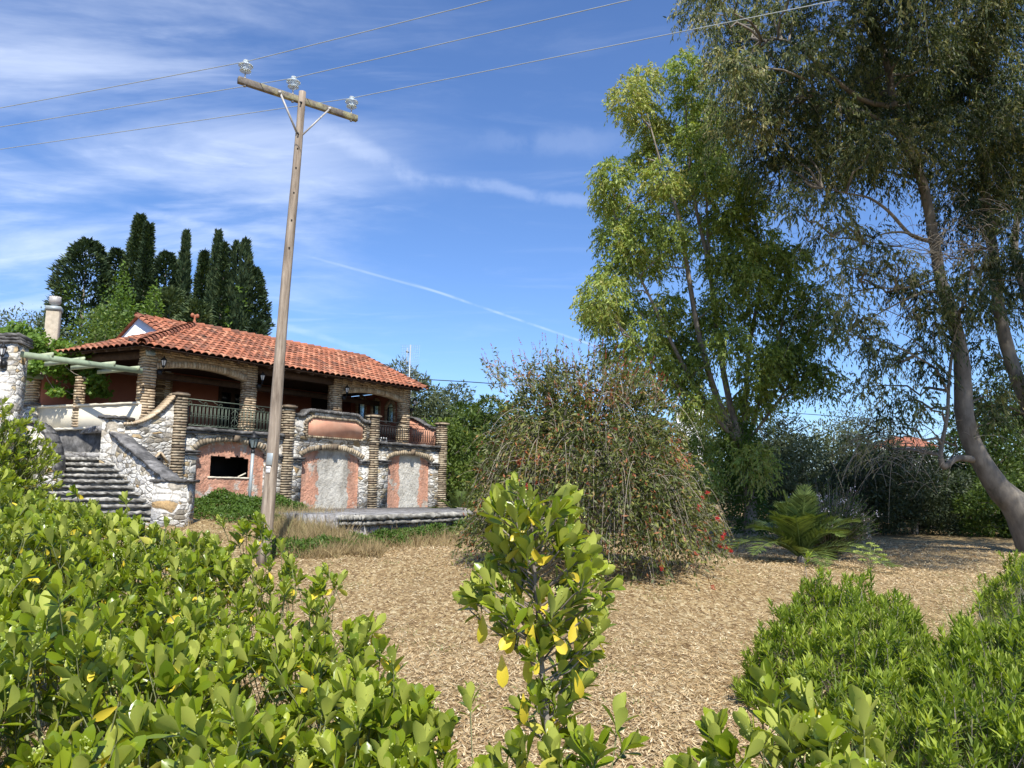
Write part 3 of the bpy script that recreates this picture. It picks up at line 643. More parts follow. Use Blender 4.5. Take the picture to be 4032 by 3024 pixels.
# wrought iron railings
def hoop(mb, c, r, rad=.008, a0=0, a1=2*pi, n=12, ax=(1, 0, 0)):
    th = np.linspace(a0, a1, n); ax = np.asarray(ax, float)
    mb.tube(np.asarray(c, float) + r*(np.cos(th)[:, None]*ax + np.sin(th)[:, None]*np.array([0, 0, 1.0])), rad, 4, cap=False)
def railing(mb, A, B, z0, z1):
    A = np.asarray(A, float); B = np.asarray(B, float); Ld = np.linalg.norm(B-A); ax = (B-A)/Ld
    pnt = lambda s, z: A + ax*s + np.array([0, 0, z])
    for z, r in ((z0+.06, .013), (z1-.17, .013), (z1, .016)): mb.bar(pnt(0, z), pnt(Ld, z), r*2, r*1.6)
    n = int(Ld/.135); p = Ld/n; orn = [n//2]
    for i in range(n):
        s = (i+.5)*p; zt, zb_ = z1-.17, z0+.06
        if abs(i-n//2) <= 1:
            if i == n//2:
                mid = (zt+zb_)/2
                for q in (-1, 1):
                    for w_ in (-1, 1):
                        mb.tube([pnt(s, zb_+.05) if w_ < 0 else pnt(s, zt-.05), pnt(s+q*p*.95, (mid+(zb_ if w_ < 0 else zt))/2), pnt(s+q*p*.3, mid+w_*.03)], .009, 4)
                    for zz in (zt-.06, zb_+.06, mid): hoop(mb, pnt(s+q*.07, zz), .045, .007, 0, 1.7*pi, 10, ax)
                mb.bar(pnt(s, zb_), pnt(s, zt), .014, .014)
            continue
        for q in (-1, 1): pass
        mb.bar(pnt(s-p/2+.02, zb_+.07), pnt(s-p/2+.02, zt-.06), .015, .015); mb.bar(pnt(s+p/2-.02, zb_+.07), pnt(s+p/2-.02, zt-.06), .015, .015)
        hoop(mb, pnt(s, zt-.06), p/2-.02, .009, 0, pi, 7, ax); hoop(mb, pnt(s, zb_+.07), p/2-.02, .009, pi, 2*pi, 7, ax)
        hoop(mb, pnt(s, (zt+zb_)/2), .045, .007, 0, 2*pi, 10, ax)
        if i % 4 == 1: hoop(mb, pnt(s, zt+.06), .05, .007, -.5*pi, 1.3*pi, 9, ax); mb.bar(pnt(s, zt+.01), pnt(s-.28, z1-.02), .012, .012)
mb = MB(); railing(mb, (.22, .12, 0), (3.88, .12, 0), 3.72, 4.62); mb.build('iron_railing', M['iron'], house)
mb = MB(); railing(mb, (8.40, .12, 0), (11.98, .12, 0), 3.72, 4.56); mb.build('iron_railing', M['black_iron'], house)
# wall lanterns on the columns
def lantern_mb(mb, c, s=1.0):
    c = np.asarray(c, float)
    mb.lathe(c, [(0, .34*s), (.015*s, .33*s), (.03*s, .27*s), (.12*s, .19*s), (.105*s, .18*s)], 6)
    mb.lathe(c, [(.05*s, -.05*s), (.06*s, -.03*s), (.055*s, 0)], 6)
    for a in range(6): mb.bar(c+np.array([.055*s*cos(a*pi/3), .055*s*sin(a*pi/3), 0]), c+np.array([.1*s*cos(a*pi/3), .1*s*sin(a*pi/3), .185*s]), .012*s, .012*s)
def lantern_glass(c, s, parent):
    mb = MB(); mb.lathe(c, [(.045*s, .0), (.088*s, .18*s)], 6); mb.build('lantern_glass', M['white_plastic'], parent)
for x, z in ((-.42, 5.62), (3.22, 5.60), (7.08, 5.58), (10.85, 5.45)):
    c = np.array([x, .38, z]); mb = MB(); lantern_mb(mb, c, .95); mb.tube([(x, .56, z-.16), (x, .42, z-.2), (x, .38, z-.05)], .015, 5); mb.lathe((x-.05, .5, z-.22), [(0, -.09), (.075, -.06), (.075, .06), (0, .09)], 10)
    o = mb.build('wall_lantern', M['black_iron'], house); lantern_glass(c, .9, o)
mb = MB(); mb.box((-.88, .36, 5.98), (.13, .05, .1), np.array(Matrix.Rotation(-.4, 3, 'X'))); fl = mb.build('floodlight', M['grey_metal'], house)
mb = MB(); mb.box((-.88, .31, 5.97), (.10, .012, .075), np.array(Matrix.Rotation(-.4, 3, 'X'))); mb.build('floodlight_glass', M['pane'], fl)
# cream veranda side wall, its posts and the ledge in front
ca = np.array([-.85, .6, 0]); cb = np.array([-2.12, 4.71, 0]); cd_ = unit(cb-ca); cn = np.array([-cd_[1], cd_[0], 0])   # cn points out (left)
if cn[0] > 0: cn = -cn
Rw = np.stack([-cn, cd_, [0, 0, 1.0]], 1)
def cw(s, o, z): return ca + cd_*s + cn*o + np.array([0, 0, z])
mb = MB(); mb.box(cw(2.35, 0, 3.95), (.09, 2.35, .40), Rw); mb.build('cream_parapet', M['cream'], house)
mb = MB(); rough_bar(mb, cw(.1, 0, 4.39), cw(4.7, 0, 4.39), .27, .07, 26, .006, (.75, 1)); mb.build('cream_parapet_coping', M['cream'], house)
for s, wd, z0, zt in ((2.72, .24, 3.6, 5.35), (4.72, .42, 4.5, 5.45)):
    mb = MB(); c = cw(s, .02, 0); brick_post(mb, c[0], c[1], z0, zt, wd, 0.085, R=Rw); mb.build('side_column', M['brick'], house)
mb = MB(); c = cw(4.72, .02, 0); mb.box((c[0], c[1], 3.5), (.30, .30, .95), Rw); mb.build('column_pier', M['stone'], house)
mb = MB(); mb.box((c[0], c[1], 4.47), (.36, .36, .045), Rw, .2, .01); mb.build('pier_cap', M['coping'], house)
mb = MB(); mb.box(cw(2.6, .32, 2.95), (.22, 2.9, .60), Rw, .35); mb.build('ledge_wall', M['coping'], house)
mb = MB(); rough_bar(mb, cw(-.2, .36, 3.585), cw(5.4, .36, 3.585), .60, .07, 40, .008, (.9, 1)); mb.build('ledge_coping', M['cream'], house)

# the chimney stands on the roofs to the left rear
cp = P(207, 1290, 31.0)
ch = thing('chimney_stack', 'tall square rendered chimney with a round metal cowl above the vines', 'chimney', (cp[0], cp[1], zg(cp[0], cp[1])), radians(20))
g0z = float(zg(cp[0], cp[1])); tz = P(207, 1225, 31.0)[2]-g0z
mb = MB(); mb.box((0, 0, tz/2), (.24, .24, tz/2), None, .5); mb.build('shaft', M['flue'], ch, bevel=.01)
mb = MB(); mb.box((0, 0, tz+.08), (.275, .275, .085)); mb.build('collar', M['grey_metal'], ch)
mb = MB(); mb.lathe((0, 0, tz+.16), [(.12, 0), (.12, .1), (.19, .13), (.235, .24), (.22, .36), (.14, .45), (0, .47)], 18)
for a in range(14): mb.bar((.12*cos(a*.449), .12*sin(a*.449), tz+.28), (.2*cos(a*.449+.3), .2*sin(a*.449+.3), tz+.6), .02, .05)
mb.build('cowl', M['steel'], ch, smooth=False)

# ------------------------------------------------------------------ staircase, newel, landing
st = thing('stone_staircase', 'weathered wide stone stairs climbing to the veranda beside a sloped rubble wall', 'staircase', (0, 0, 0))
NS = 11; T_ = np.array([-12.15, 23.05, 2.80]); B_ = np.array([-9.02, 20.3, 0.98])
mb = MB(); mr = MB()
for i in range(NS+1):
    q = i/NS; R_ = B_ + (T_-B_)*q; lx_ = -12.9 - 1.5*q; z = R_[2]
    a = np.array([lx_, R_[1]-.1, z]); b = np.array([R_[0]+.12, R_[1]+.12, z])
    rough_bar(mb, a+(0, .12, -.035), b+(0, .12, -.035), .42, .075, 40, .013, (.1, 1))
    rough_bar(mr, a+(0, .28, -.13), b+(0, .28, -.13), .50, .17, 30, .012, (0, .45))
mb.build('tread', M['step'], st, smooth=False); mr.build('riser', M['step'], st)
mb = MB(); mb.box((-14.2, 24.6, 2.70), (2.4, 1.75, .08)); mb.build('landing', M['flag'], st)
for i, dyy in enumerate((-.35, -.75)):
    mb = MB(); rough_bar(mb, (-12.8, 20.3+dyy, .80-i*.17), (-8.9, 20.45+dyy, .80-i*.17), .45, .15, 30, .015, (.1, 1)); mb.build('bottom_step', M['step'], st)
dv = unit(T_*[1, 1, 0]-B_*[1, 1, 0]); nn_ = np.array([dv[1], -dv[0], 0]);
if nn_[1] < 0: nn_ = -nn_
Ls = np.linalg.norm((T_-B_)[:2])
poly = [(-.1, 0.2), (Ls+.2, .2), (Ls+.2, 3.55), (0.15, 2.0), (-.1, 1.95)]
mb = MB(); poly_wall(mb, poly, B_*[1, 1, 0]+nn_*.02, dv, nn_, .32); mb.build('stair_wall', M['stone'], st)
mb = MB(); c0 = B_*[1, 1, 0]+nn_*.18; rough_bar(mb, c0+dv*.0+(0, 0, 1.98), c0+dv*(Ls+.1)+(0, 0, 3.56), .46, .08, 26, .012, (.3, .75)); mb.build('wall_coping', M['coping'], st)
mb = MB(); mb.box((-8.93, 20.62, 1.05), (.42, .40, .88), np.array(Matrix.Rotation(.12, 3, 'Z'))); mb.build('end_pier', M['stone'], st)
mb = MB(); rough_bar(mb, (-9.42, 20.6, 1.96), (-8.44, 20.68, 1.96), .92, .07, 14, .012, (.1, .7)); mb.build('end_pier_cap', M['coping'], st)
mb = MB(); mb.box((-11.88, 23.1, 2.6), (.31, .3, 1.2), np.array(Matrix.Rotation(.2, 3, 'Z'))); mb.build('newel', M['stone'], st)
mb = MB(); rough_bar(mb, (-12.28, 23.05, 3.84), (-11.5, 23.15, 3.84), .76, .09, 10, .016, (0, .5)); mb.build('newel_cap', M['coping'], st)
# curved wall left of the stairs
def PL(px, py, d): return P(px, py, d)
dm = [(60, 2080), (215, 2080), (216, 1850), (213, 1790), (203, 1745), (186, 1708), (165, 1680), (138, 1662), (95, 1655), (60, 1655)]
dw = 21.6; pts3 = np.array([PL(a, b, dw) for a, b in dm]); x0_ = pts3[0][0]
mb = MB(); poly_wall(mb, [(p_[0]-x0_, p_[2]) for p_ in pts3], (x0_, dw, 0), (1, 0, 0), (0, 1, 0), .45)
cw_ = thing('curved_stair_wall', 'rubble wall with a rounded top left of the stone stairs', 'wall', (0, 0, 0)); mb.build('wall', M['stone'], cw_)
mb = MB(); cc = pts3[2:]
for i in range(len(cc)-1): rough_bar(mb, cc[i]*[1, 0, 1]+(0, dw+.2, 0), cc[i+1]*[1, 0, 1]+(0, dw+.2, 0), .56, .07, 3, .008, (.4, .9))
mb.build('coping', M['coping'], cw_)
fr = thing('scrolled_iron_fence', 'black scrolled iron fence beside the column at the left edge', 'fence', (0, 0, 0))
mb = MB(); a, b = P(-30, 1590, 21.9), P(95, 1585, 21.9)
for dz_ in (0, -.28, -.75): mb.bar(a+(0, 0, dz_), b+(0, 0, dz_), .02, .02)
for i in range(8):
    q = a+(b-a)*(i+.5)/8; mb.bar(q+(0, 0, -.28), q+(0, 0, -.8), .014, .014); hoop(mb, q+(0, 0, -.5), .055)
    if i % 3 == 0: hoop(mb, q+(0, 0, -.1), .09, .009, 0, 1.6*pi)
mb.build('panel', M['black_iron'], fr)

# ------------------------------------------------------------------ patio in front of the arches
pat = thing('stone_patio', 'low flagstone patio with a stone edge in front of the arches', 'patio', (0, 0, 0))
pp = [P(1330, 2040, 20.9), P(1430, 2031, 21.2), P(1860, 2012, 25.6), L(13.6, .3), L(3.0, -.1), L(1.5, -3.0)]
pp = [np.array([p_[0], p_[1], 0]) for p_ in pp]; cen = sum(pp)/len(pp)
mb = MB(); n = len(pp); V = [p_+(0, 0, 1.075) for p_ in pp]+[p_+(0, 0, .25) for p_ in pp]+[cen+(0, 0, 1.075)]
mb.add(V, [[j, (j+1) % n, (j+1) % n+n, j+n] for j in range(n)], [[(j+1) % n, j, 2*n] for j in range(n)]); mb.build('paving', M['flag'], pat)
mb = MB()
for i in range(2):
    rough_bar(mb, pp[i]+(0, 0, 1.03), pp[i+1]+(0, 0, 1.03), .34, .12, 40, .016, (.35, 1)); rough_bar(mb, pp[i]+(0, .05, .87), pp[i+1]+(0, .05, .87), .34, .09, 40, .014, (.3, .9))
rough_bar(mb, pp[2]+(0, 0, 1.03), pp[3]+(0, 0, 1.03), .34, .12, 40, .016, (.35, 1)); mb.build('edge_slab', M['step'], pat)
mb = MB()
for i in range(3):
    d_ = unit(pp[i+1]-pp[i]); nrm = np.array([-d_[1], d_[0], 0]); poly_wall(mb, [(0, .0), (np.linalg.norm(pp[i+1]-pp[i]), .0), (np.linalg.norm(pp[i+1]-pp[i]), .84), (0, .84)], pp[i]+nrm*.02, d_, nrm, .3)
mb.build('edge_wall', M['stone'], pat)
bx = L(9.05, .45, 3.68)
wb = thing('plastic_stool', 'small white plastic stool on the terrace behind the black railing', 'stool', bx, ANG)
mb = MB(); mb.box((0, 0, .21), (.2, .17, .03)); mb.build('seat', M['white_plastic'], wb, bevel=.01)
for sx in (-1, 1):
    for sy in (-1, 1): mb = MB(); mb.bar((sx*.17, sy*.14, 0), (sx*.15, sy*.12, .19), .05, .05); mb.build('leg', M['white_plastic'], wb)

# ------------------------------------------------------------------ stone gate pier at the far left, pergola
gp = P(22, 1500, 20.8)
pr = thing('stone_gate_pier', 'square rubble stone pier with flat slab cap and a lantern at the left edge', 'pier', (gp[0], gp[1], 0.4), radians(10))
mb = MB(); mb.box((0, 0, 2.6), (.36, .36, 2.62)); mb.build('shaft', M['stone'], pr)
mb = MB()
for q, zz in enumerate((5.25, 5.34, 5.43)): rough_bar(mb, (-.44, 0, zz), (.44-.02*q, 0, zz), .86, .08, 8, .012, (0, .6))
mb.build('cap', M['coping'], pr)
mb = MB(); lantern_mb(mb, (.08, -.52, 4.86), 1.0); mb.tube([(.08, -.37, 4.62), (.08, -.52, 4.62), (.08, -.52, 4.82)], .015, 5); mb.lathe((.08, -.39, 4.62), [(0, -.1), (.09, -.07), (.09, .07), (0, .1)], 10)
o = mb.build('wall_lantern', M['black_iron'], pr); lantern_glass((.08, -.52, 4.86), .95, o)
pg = thing('timber_pergola', 'green painted timber pergola reaching from the stone pier to the corner column', 'pergola', (0, 0, 0))
b0 = P(70, 1393, 20.7); b1 = P(560, 1462, 23.45)
mb = MB(); mb.bar(b0, b1, .07, .16, .35); mb.build('beam', M['pergola'], pg)
off = -cn*0; bv = U*cd_[0] + Vv*cd_[1]                    # direction of the veranda's side wall, in the world
for q, (x1_, y1_, x2_, y2_) in enumerate(((208, 1396, 75, 1413), (332, 1414, 178, 1434), (452, 1431, 280, 1449), (548, 1449, 385, 1465))):
    s_ = (x1_-70)/490.; d1 = 20.7+2.75*s_; A_ = P(x1_, y1_, d1); A_[2] += .05
    A2_ = P(x2_, y2_, d1+1.2); A_ = P(x1_, y1_, d1-.12); mb = MB(); mb.bar(A_, A2_, .05, .13, 1.0); mb.build('rafter', M['pergola'], pg)
mb = MB(); mb.bar(P(40, 1467, 24.0), P(140, 1478, 25.0), .07, .16, .2); mb.bar(b0+bv*4.2, b1+bv*4.2, .07, .16, .4); mb.build('back_beam', M['pergola'], pg)

# ------------------------------------------------------------------ utility pole and wires
pb0 = P(1046, 2090, 15.5); pt0 = P(1190, 362, 15.5); pb_ = pb0 + (pb0-pt0)*(pb0[2]-.2)/(pt0[2]-pb0[2])
up_ = thing('utility_pole', 'weathered wooden power pole with a crossarm leaning slightly right in front of the house', 'utility pole', pb_)
loc = lambda p_: np.asarray(p_)-pb_
n = 26; axp = np.linspace(0, 1, n)[:, None]; pts = pb_*(1-axp)+pt0*axp; pts = pts + np.stack([.012*np.sin(axp[:, 0]*9), 0*axp[:, 0], 0*axp[:, 0]], 1)
mb = MB(); mb.tube(pts-pb_, np.linspace(.135, .074, n)*(1+rng.normal(0, .012, n)), 20); pole = mb.build('shaft', M['pole'], up_, smooth=True)
aL = P(937, 314, 14.95); aR = P(1406, 468, 16.45); zc = 10.06
aL = P(937, 314, (zc-1.75)/ray(937, 314)[2]*ray(937, 314)[1]); aR = P(1406, 468, (zc-1.75)/ray(1406, 468)[2]*ray(1406, 468)[1])
mid = P(1187, 415, 15.5); am = aL + (aR-aL)*.53
sh = np.array([0, max(0, (mid[1]+.16)-am[1]), 0])
aL = aL+sh*.0; aR = aR+sh*.0
mb = MB(); mb.bar(loc(aL), loc(aR), .10, .135); mb.build('crossarm', M['arm'], up_, bevel=.006)
ad = unit(aR-aL); an = np.array([ad[1], -ad[0], 0])
for fx, fy, s_ in ((785+850*0, 0, 0),): pass
pj = pt0 + (pb_-pt0)*(.98/(pt0[2]-pb_[2]))
for q in (.32, .74):
    e = aL+(aR-aL)*q + an*.075 + (0, 0, -.02); mb = MB(); mb.bar(loc(pj + an*.06 + ad*(.06 if q > .5 else -.06)), loc(e), .035, .035); mb.box(loc(e), (.03, .03, .03)); mb.build('brace', M['steel'], up_)
for dz_ in (.28, 1.32, 1.75, 2.3, 2.9, 3.5): c = pt0 + (pb_-pt0)*(dz_/(pt0[2]-pb_[2])); r_ = .074+.062*dz_/10; mb = MB(); mb.box(loc(c + (.03, -r_, 0)), (.013, .014, .013)); mb.build('bolt', M['black_iron'], up_)
for dz_ in (.30, 1.0): c = pt0 + (pb_-pt0)*(dz_/(pt0[2]-pb_[2])); mb = MB(); mb.tube([loc(c + (.02, -.13, 0)), loc(c + (.02, -.10, 0)), loc(c+(.02, .22, 0))], [.022, .016, .012], 6); mb.build('through_bolt', M['black_iron'], up_)
ins = []
for q in (.052, .435, .945):
    c = aL+(aR-aL)*q+(0, 0, .065); mb = MB(); mb.tube([loc(c - (0, 0, .17)), loc(c+(0, 0, .20))], .016, 8); mb.box(loc(c-(0, 0, .15)), (.025, .025, .02)); i_ = mb.build('insulator_pin', M['steel'], up_)
    mb = MB(); mb.lathe(loc(c), [(.022, .15), (.03, .16), (.105, .165), (.118, .175), (.11, .19), (.05, .215), (.045, .25), (.055, .262), (.135, .268), (.15, .282), (.14, .30), (.06, .345), (.05, .37), (.062, .39), (.05, .41), (0, .415)], 24)
    mb.build('insulator', M['glass'], i_, smooth=True); ins.append(c+(0, 0, .385))
# enamel plates
q = lambda dz_: pt0 + (pb_-pt0)*(dz_/(pt0[2]-pb_[2]))
zt_ = P(1060, 1785, 15.5)[2]; zb2 = P(1052, 1832, 15.5)[2]; zc2 = P(1046, 1838, 15.5)[2]; zd2 = P(1046, 1850, 15.5)[2]
pc = q(pt0[2]-(zt_+zb2)/2); mb = MB(); mb.box(loc(pc+(.0, -.13, 0)), (.064, .006, (zt_-zb2)/2), np.array(Matrix.Rotation(.06, 3, 'Y') @ Matrix.Rotation(-.2, 3, 'Z'))); mb.build('number_plate', M['grey_metal'], up_, bevel=.004)
zz = zb2-.085; pc2 = q(pt0[2]-zz); mb = MB(); mb.box(loc(pc2+(-.012, -.13, 0)), (.046, .006, .062), np.array(Matrix.Rotation(.06, 3, 'Y') @ Matrix.Rotation(-.2, 3, 'Z'))); sg = mb.build('company_plate', M['white_plastic'], up_, bevel=.012)
fc = bpy.data.curves.new('plate_lettering', 'FONT'); fc.body = '\u0394\u0395\u0397'; fc.size = .046; fc.align_x = 'CENTER'; fc.extrude = .0008; fc.space_character = 1.0
fc.materials.append(M['black_iron']); ft = bpy.data.objects.new('plate_text', fc); COL.objects.link(ft); bpy.context.view_layer.update(); tm = bpy.data.meshes.new_from_object(ft.evaluated_get(bpy.context.evaluated_depsgraph_get())); bpy.data.objects.remove(ft); fo = bpy.data.objects.new('plate_lettering', tm); COL.objects.link(fo); fo.parent = sg; fo.location = loc(pc2+(-.014, -.1385, .005)); fo.rotation_euler = (pi/2, 0.06, -.2)
# three conductors resting on the insulators, sagging between poles
for nm, (pa, pb2), ic, lab in (('power_line', ((0, 425), (1930, 0)), ins[0], 'topmost of three grey power lines, over the left end of the crossarm'), ('power_line', ((0, 500), (2480, 0)), ins[1], 'middle one of three grey power lines, over the insulator left of the pole'), ('power_line', ((0, 588), (3300, 0)), ins[2], 'lowest of three grey power lines, over the right end of the crossarm')):
    z_ = ic[2]-.0; pts = [ic]
    def hit(p_, zz): r_ = ray(*p_); return CAM + r_*((zz-CAM[2])/r_[2])
    a = hit(pa, z_-.12); b = hit(pb2, z_-.12)
    da = a-ic; db = b-ic
    def run(d_): 
        o = []
        for t in np.linspace(.15, 3.2, 22):
            c_ = ic + d_*t; c_ = c_*[1, 1, 0] + (0, 0, ic[2] + d_[2]*(t - .10*(t*t-t))); o.append(c_)
        return o
    pts = run(da)[::-1] + [ic] + run(db); mb = MB(); mb.tube(np.array(pts)-ic, .0085, 6)
    o = mb.build(nm, M['wire'] if 'wire' in M else M['grey_metal'], None); o.location = tuple(ic); tag(o, lab, 'power line', 'power lines carried by the crossarm')
# low cable from the house across to the right
mb = MB(); cs = [P(1640, 1492, 36), P(1850, 1504, 38), P(2250, 1532, 42), P(2700, 1578, 46), P(3060, 1622, 50), P(3600, 1661, 54), P(4200, 1690, 58)]
mb.tube(np.array(cs)-cs[0], .022, 5); o = mb.build('service_cable', M['black_iron']); o.location = tuple(cs[0]); tag(o, 'thin black cable running low from behind the house to the right', 'cable')

# antenna mast behind the roof
ab = P(1606, 1500, 35.5)
an_ = thing('television_antenna', 'white antenna mast with a wire grid reflector rising behind the roof end', 'antenna', (ab[0], ab[1], 3.0))
zt_ = P(1612, 1358, 35.5)[2]-3.0
mb = MB(); mb.tube([(0, 0, 0), (.08, 0, zt_)], .035, 8); mb.build('mast', M['grey_metal'], an_)
mb = MB()
for i in range(9): mb.bar((-.38+i*.1, .1, zt_-1.75), (-.30+i*.1, .1, zt_+.02), .007, .007)
for i in range(16): mb.bar((-.40, .1, zt_-1.72+i*.115), (.46, .1, zt_-1.72+i*.115), .007, .007)
mb.build('grid_reflector', M['grey_metal'], an_)
mb = MB(); mb.bar((-.08, -.3, zt_-1.4), (-.02, -.3, zt_-.2), .03, .03)
for zz in (.35, .85, 1.25): mb.box((-.05, -.1, zt_-zz), (.05, .2, .03))
mb.build('feed', M['grey_metal'], an_)
mb = MB()
for i in range(7): mb.bar((-.25+i*.07, 0, zt_-2.9+i*.05), (-.25+i*.07, 0, zt_-2.3+i*.05), .012, .012)
mb.bar((-.3, 0, zt_-2.6), (.3, 0, zt_-2.45), .02, .02); mb.build('dipole_array', M['grey_metal'], an_)

# garden lamp
lp = L(1.69, -1.5); lb = float(zg(lp[0], lp[1]))
lt = thing('garden_lamp_post', 'grey metal garden lamp post with a black six sided lantern before the coral arch', 'lamp post', (lp[0], lp[1], lb))
zl = P(998, 1770, lp[1])[2]-lb
mb = MB(); mb.tube([(0, 0, -.1), (.04, 0, zl-.1)], .052, 14); mb.build('post', M['grey_metal'], lt, smooth=True)
mb = MB(); s = 1.75; c = np.array([.04, 0, zl])
mb.lathe(c, [(.06, -.12), (.062, -.02), (.03, 0), (.1, .06)], 12)
mb.lathe(c, [(0, .34*s), (.015*s, .33*s), (.035*s, .28*s), (.125*s, .215*s), (.115*s, .20*s)], 6)
for a in range(6): mb.bar(c+np.array([.055*s*cos(a*pi/3), .055*s*sin(a*pi/3), .05]), c+np.array([.1*s*cos(a*pi/3), .1*s*sin(a*pi/3), .205*s]), .022, .022)
lh = mb.build('lantern', M['black_iron'], lt); mb = MB(); mb.lathe(c, [(.09, .06), (.165, .355)], 6); mb.build('lantern_glass', M['pane'], lh)
# ------------------------------------------------------------------ vegetation helpers
def runit(n): v = rng.normal(size=(n, 3)); return v/np.linalg.norm(v, axis=1, keepdims=True)
def nrm(v): return v/np.maximum(np.linalg.norm(v, axis=-1, keepdims=True), 1e-9)
def leaves(mb, B, D, N, ln, wd, tint, bend=0.0):
    """one kite shaped leaf per row"""
    n = len(B); D = nrm(D); X_ = nrm(np.cross(D, N)); ln = np.broadcast_to(ln, n)[:, None]; wd = np.broadcast_to(wd, n)[:, None]
    m = B + D*ln*.42
    Z_ = np.cross(X_, D)
    V = np.stack([B, m + X_*wd/2, B + D*ln + Z_*ln*bend, m - X_*wd/2], 1).reshape(-1, 3)
    Q = np.arange(n*4).reshape(n, 4); mb.add(V, Q, tint=np.repeat(np.clip(np.broadcast_to(tint, n), 0, 1), 4))
def sprays(P0, D0, Ln, k, droop):
    """k stations along each drooping strand: positions and tangents"""
    n = len(P0); t = (np.arange(k)+.6)/k; t = t[None, :, None] + rng.uniform(-.4/k, .4/k, (n, k, 1))
    L_ = Ln[:, None, None]; Dr = np.broadcast_to(droop, n)[:, None, None]
    pos = P0[:, None] + D0[:, None]*L_*t + np.array([0, 0, -1.0])*Dr*L_*t*t
    tan = D0[:, None] + np.array([0, 0, -2.0])*Dr*t
    return pos.reshape(-1, 3), nrm(tan.reshape(-1, 3))
def twigs(mb, P0, D0, Ln, droop, r=.006, seg=4, tint=.5):
    """thin three sided drooping twigs"""
    n = len(P0); t = np.linspace(0, 1, seg+1)[None, :, None]; L_ = Ln[:, None, None]; Dr = np.broadcast_to(droop, n)[:, None, None]
    c = P0[:, None] + D0[:, None]*L_*t + np.array([0, 0, -1.0])*Dr*L_*t*t; tg = nrm(D0[:, None] + np.array([0, 0, -2.0])*Dr*t)
    x = nrm(np.cross(tg, runit(n)[:, None])); y = np.cross(tg, x); rad = (r*(1-.6*t)); V = []
    for a in (0, 2*pi/3, 4*pi/3): V.append(c + rad*(cos(a)*x + sin(a)*y))
    V = np.stack(V, 2).reshape(-1, 3); b = (np.arange(n)*(seg+1)*3)[:, None, None] + (np.arange(seg)*3)[None, :, None]
    Q = np.concatenate([np.stack([b+a, b+(a+1) % 3, b+3+(a+1) % 3, b+3+a], -1).reshape(-1, 4) for a in range(3)])
    mb.add(V, Q, tint=tint)
def limb(mb, a, b, r0, r1, sag=.1, n=6, sides=6, wob=.05):
    a = np.asarray(a, float); b = np.asarray(b, float); t = np.linspace(0, 1, n)[:, None]; d = b-a; Ld = np.linalg.norm(d)
    o = rng.normal(0, wob*Ld, (n, 3))*np.sin(pi*t); p_ = a+d*t+o; p_[:, 2] += sag*Ld*np.sin(pi*t[:, 0])
    mb.tube(p_, np.linspace(r0, r1, n), sides, cap=False)
def clump_leaves(mb, tw, C, R, n_sp, k, ln, wd, tbase, tvar=.22, spl=(.5, 1.1), droop=(.5, 1.1), hang=.8, twr=.006, every=3, bend=.1):
    u = runit(n_sp); rad = rng.uniform(.15, 1, n_sp)**(1/2.2); P0 = C + u*rad[:, None]*R*.8; P0[:, 2] += R[2]*.15
    D0 = nrm(u*[1, 1, .4] + rng.normal(0, .45, (n_sp, 3)) + [0, 0, .15]); Ln = rng.uniform(*spl, n_sp); dr = rng.uniform(*droop, n_sp)
    pos, tan = sprays(P0, D0, Ln, k, dr); m = len(pos)
    d = nrm(tan*.6 + rng.normal(0, .55, (m, 3)) + np.array([0, 0, -hang])); N = runit(m)
    sp = np.repeat(rng.normal(0, tvar*.8, n_sp), k)
    leaves(mb, pos, d, N, ln*rng.uniform(.65, 1.25, m), wd*rng.uniform(.7, 1.2, m), tbase + sp + rng.normal(0, tvar*.5, m), bend)
    if tw is not None: twigs(tw, P0[::every], D0[::every], Ln[::every], dr[::every], twr)

def tubepix(mb, pts, D, w, sides=12):
    """trunk through points given as directions seen from the road, at distance D (m); w are diameters"""
    d = np.broadcast_to(D, len(pts)); p_ = np.array([P(a, b, dd) for (a, b), dd in zip(pts, d)])
    t = np.arange(len(p_)); tt = np.linspace(0, len(p_)-1, (len(p_)-1)*5+1)
    q = np.stack([np.interp(tt, t, p_[:, i]) for i in range(3)], 1); ww = np.interp(tt, t, w)
    for _ in range(3): q[1:-1] = (q[:-2]+2*q[1:-1]+q[2:])/4
    mb.tube(q, ww/2*(1+rng.normal(0, .02, len(ww))), sides); return q

# ------------------------------------------------------------------ multi-stemmed eucalyptus in the middle
T2 = P(2950, 2115, 30.0); T2[2] = float(zg(T2[0], T2[1]))
t2 = thing('eucalyptus_tree', 'tall many stemmed eucalyptus with yellow green crown, left of the biggest tree', 'tree', T2)
mb = MB(); stems = []
def stem(pts, D, w, s=10): q = tubepix(mb, pts, D, w, s); stems.append(q); return q
stem([(2955, 2130), (2958, 2000), (2945, 1850), (2925, 1740)], 30, [.62, .46, .44, .42], 14)
stem([(2925, 1760), (2850, 1640), (2800, 1500), (2765, 1378), (2740, 1266), (2706, 1055), (2673, 844), (2600, 640), (2540, 420)], [30, 29.9, 29.8, 29.6, 29.5, 29.3, 29.2, 29.2, 29.3], [.30, .27, .24, .22, .20, .18, .14, .08, .03])
stem([(2925, 1760), (2880, 1620), (2845, 1450), (2815, 1250), (2795, 1050), (2745, 850), (2710, 640), (2695, 320)], [30.2, 30.2, 30.3, 30.3, 30.2, 30.1, 30.1, 30], [.28, .25, .22, .2, .18, .14, .09, .03])
stem([(2795, 1060), (2785, 900), (2782, 760), (2760, 480)], 30.3, [.15, .12, .08, .03])
stem([(2915, 1750), (2800, 1620), (2700, 1460), (2620, 1300), (2540, 1130), (2440, 950), (2400, 740)], [30, 29.6, 29.3, 29, 28.8, 28.7, 28.7], [.22, .19, .16, .13, .10, .06, .025])
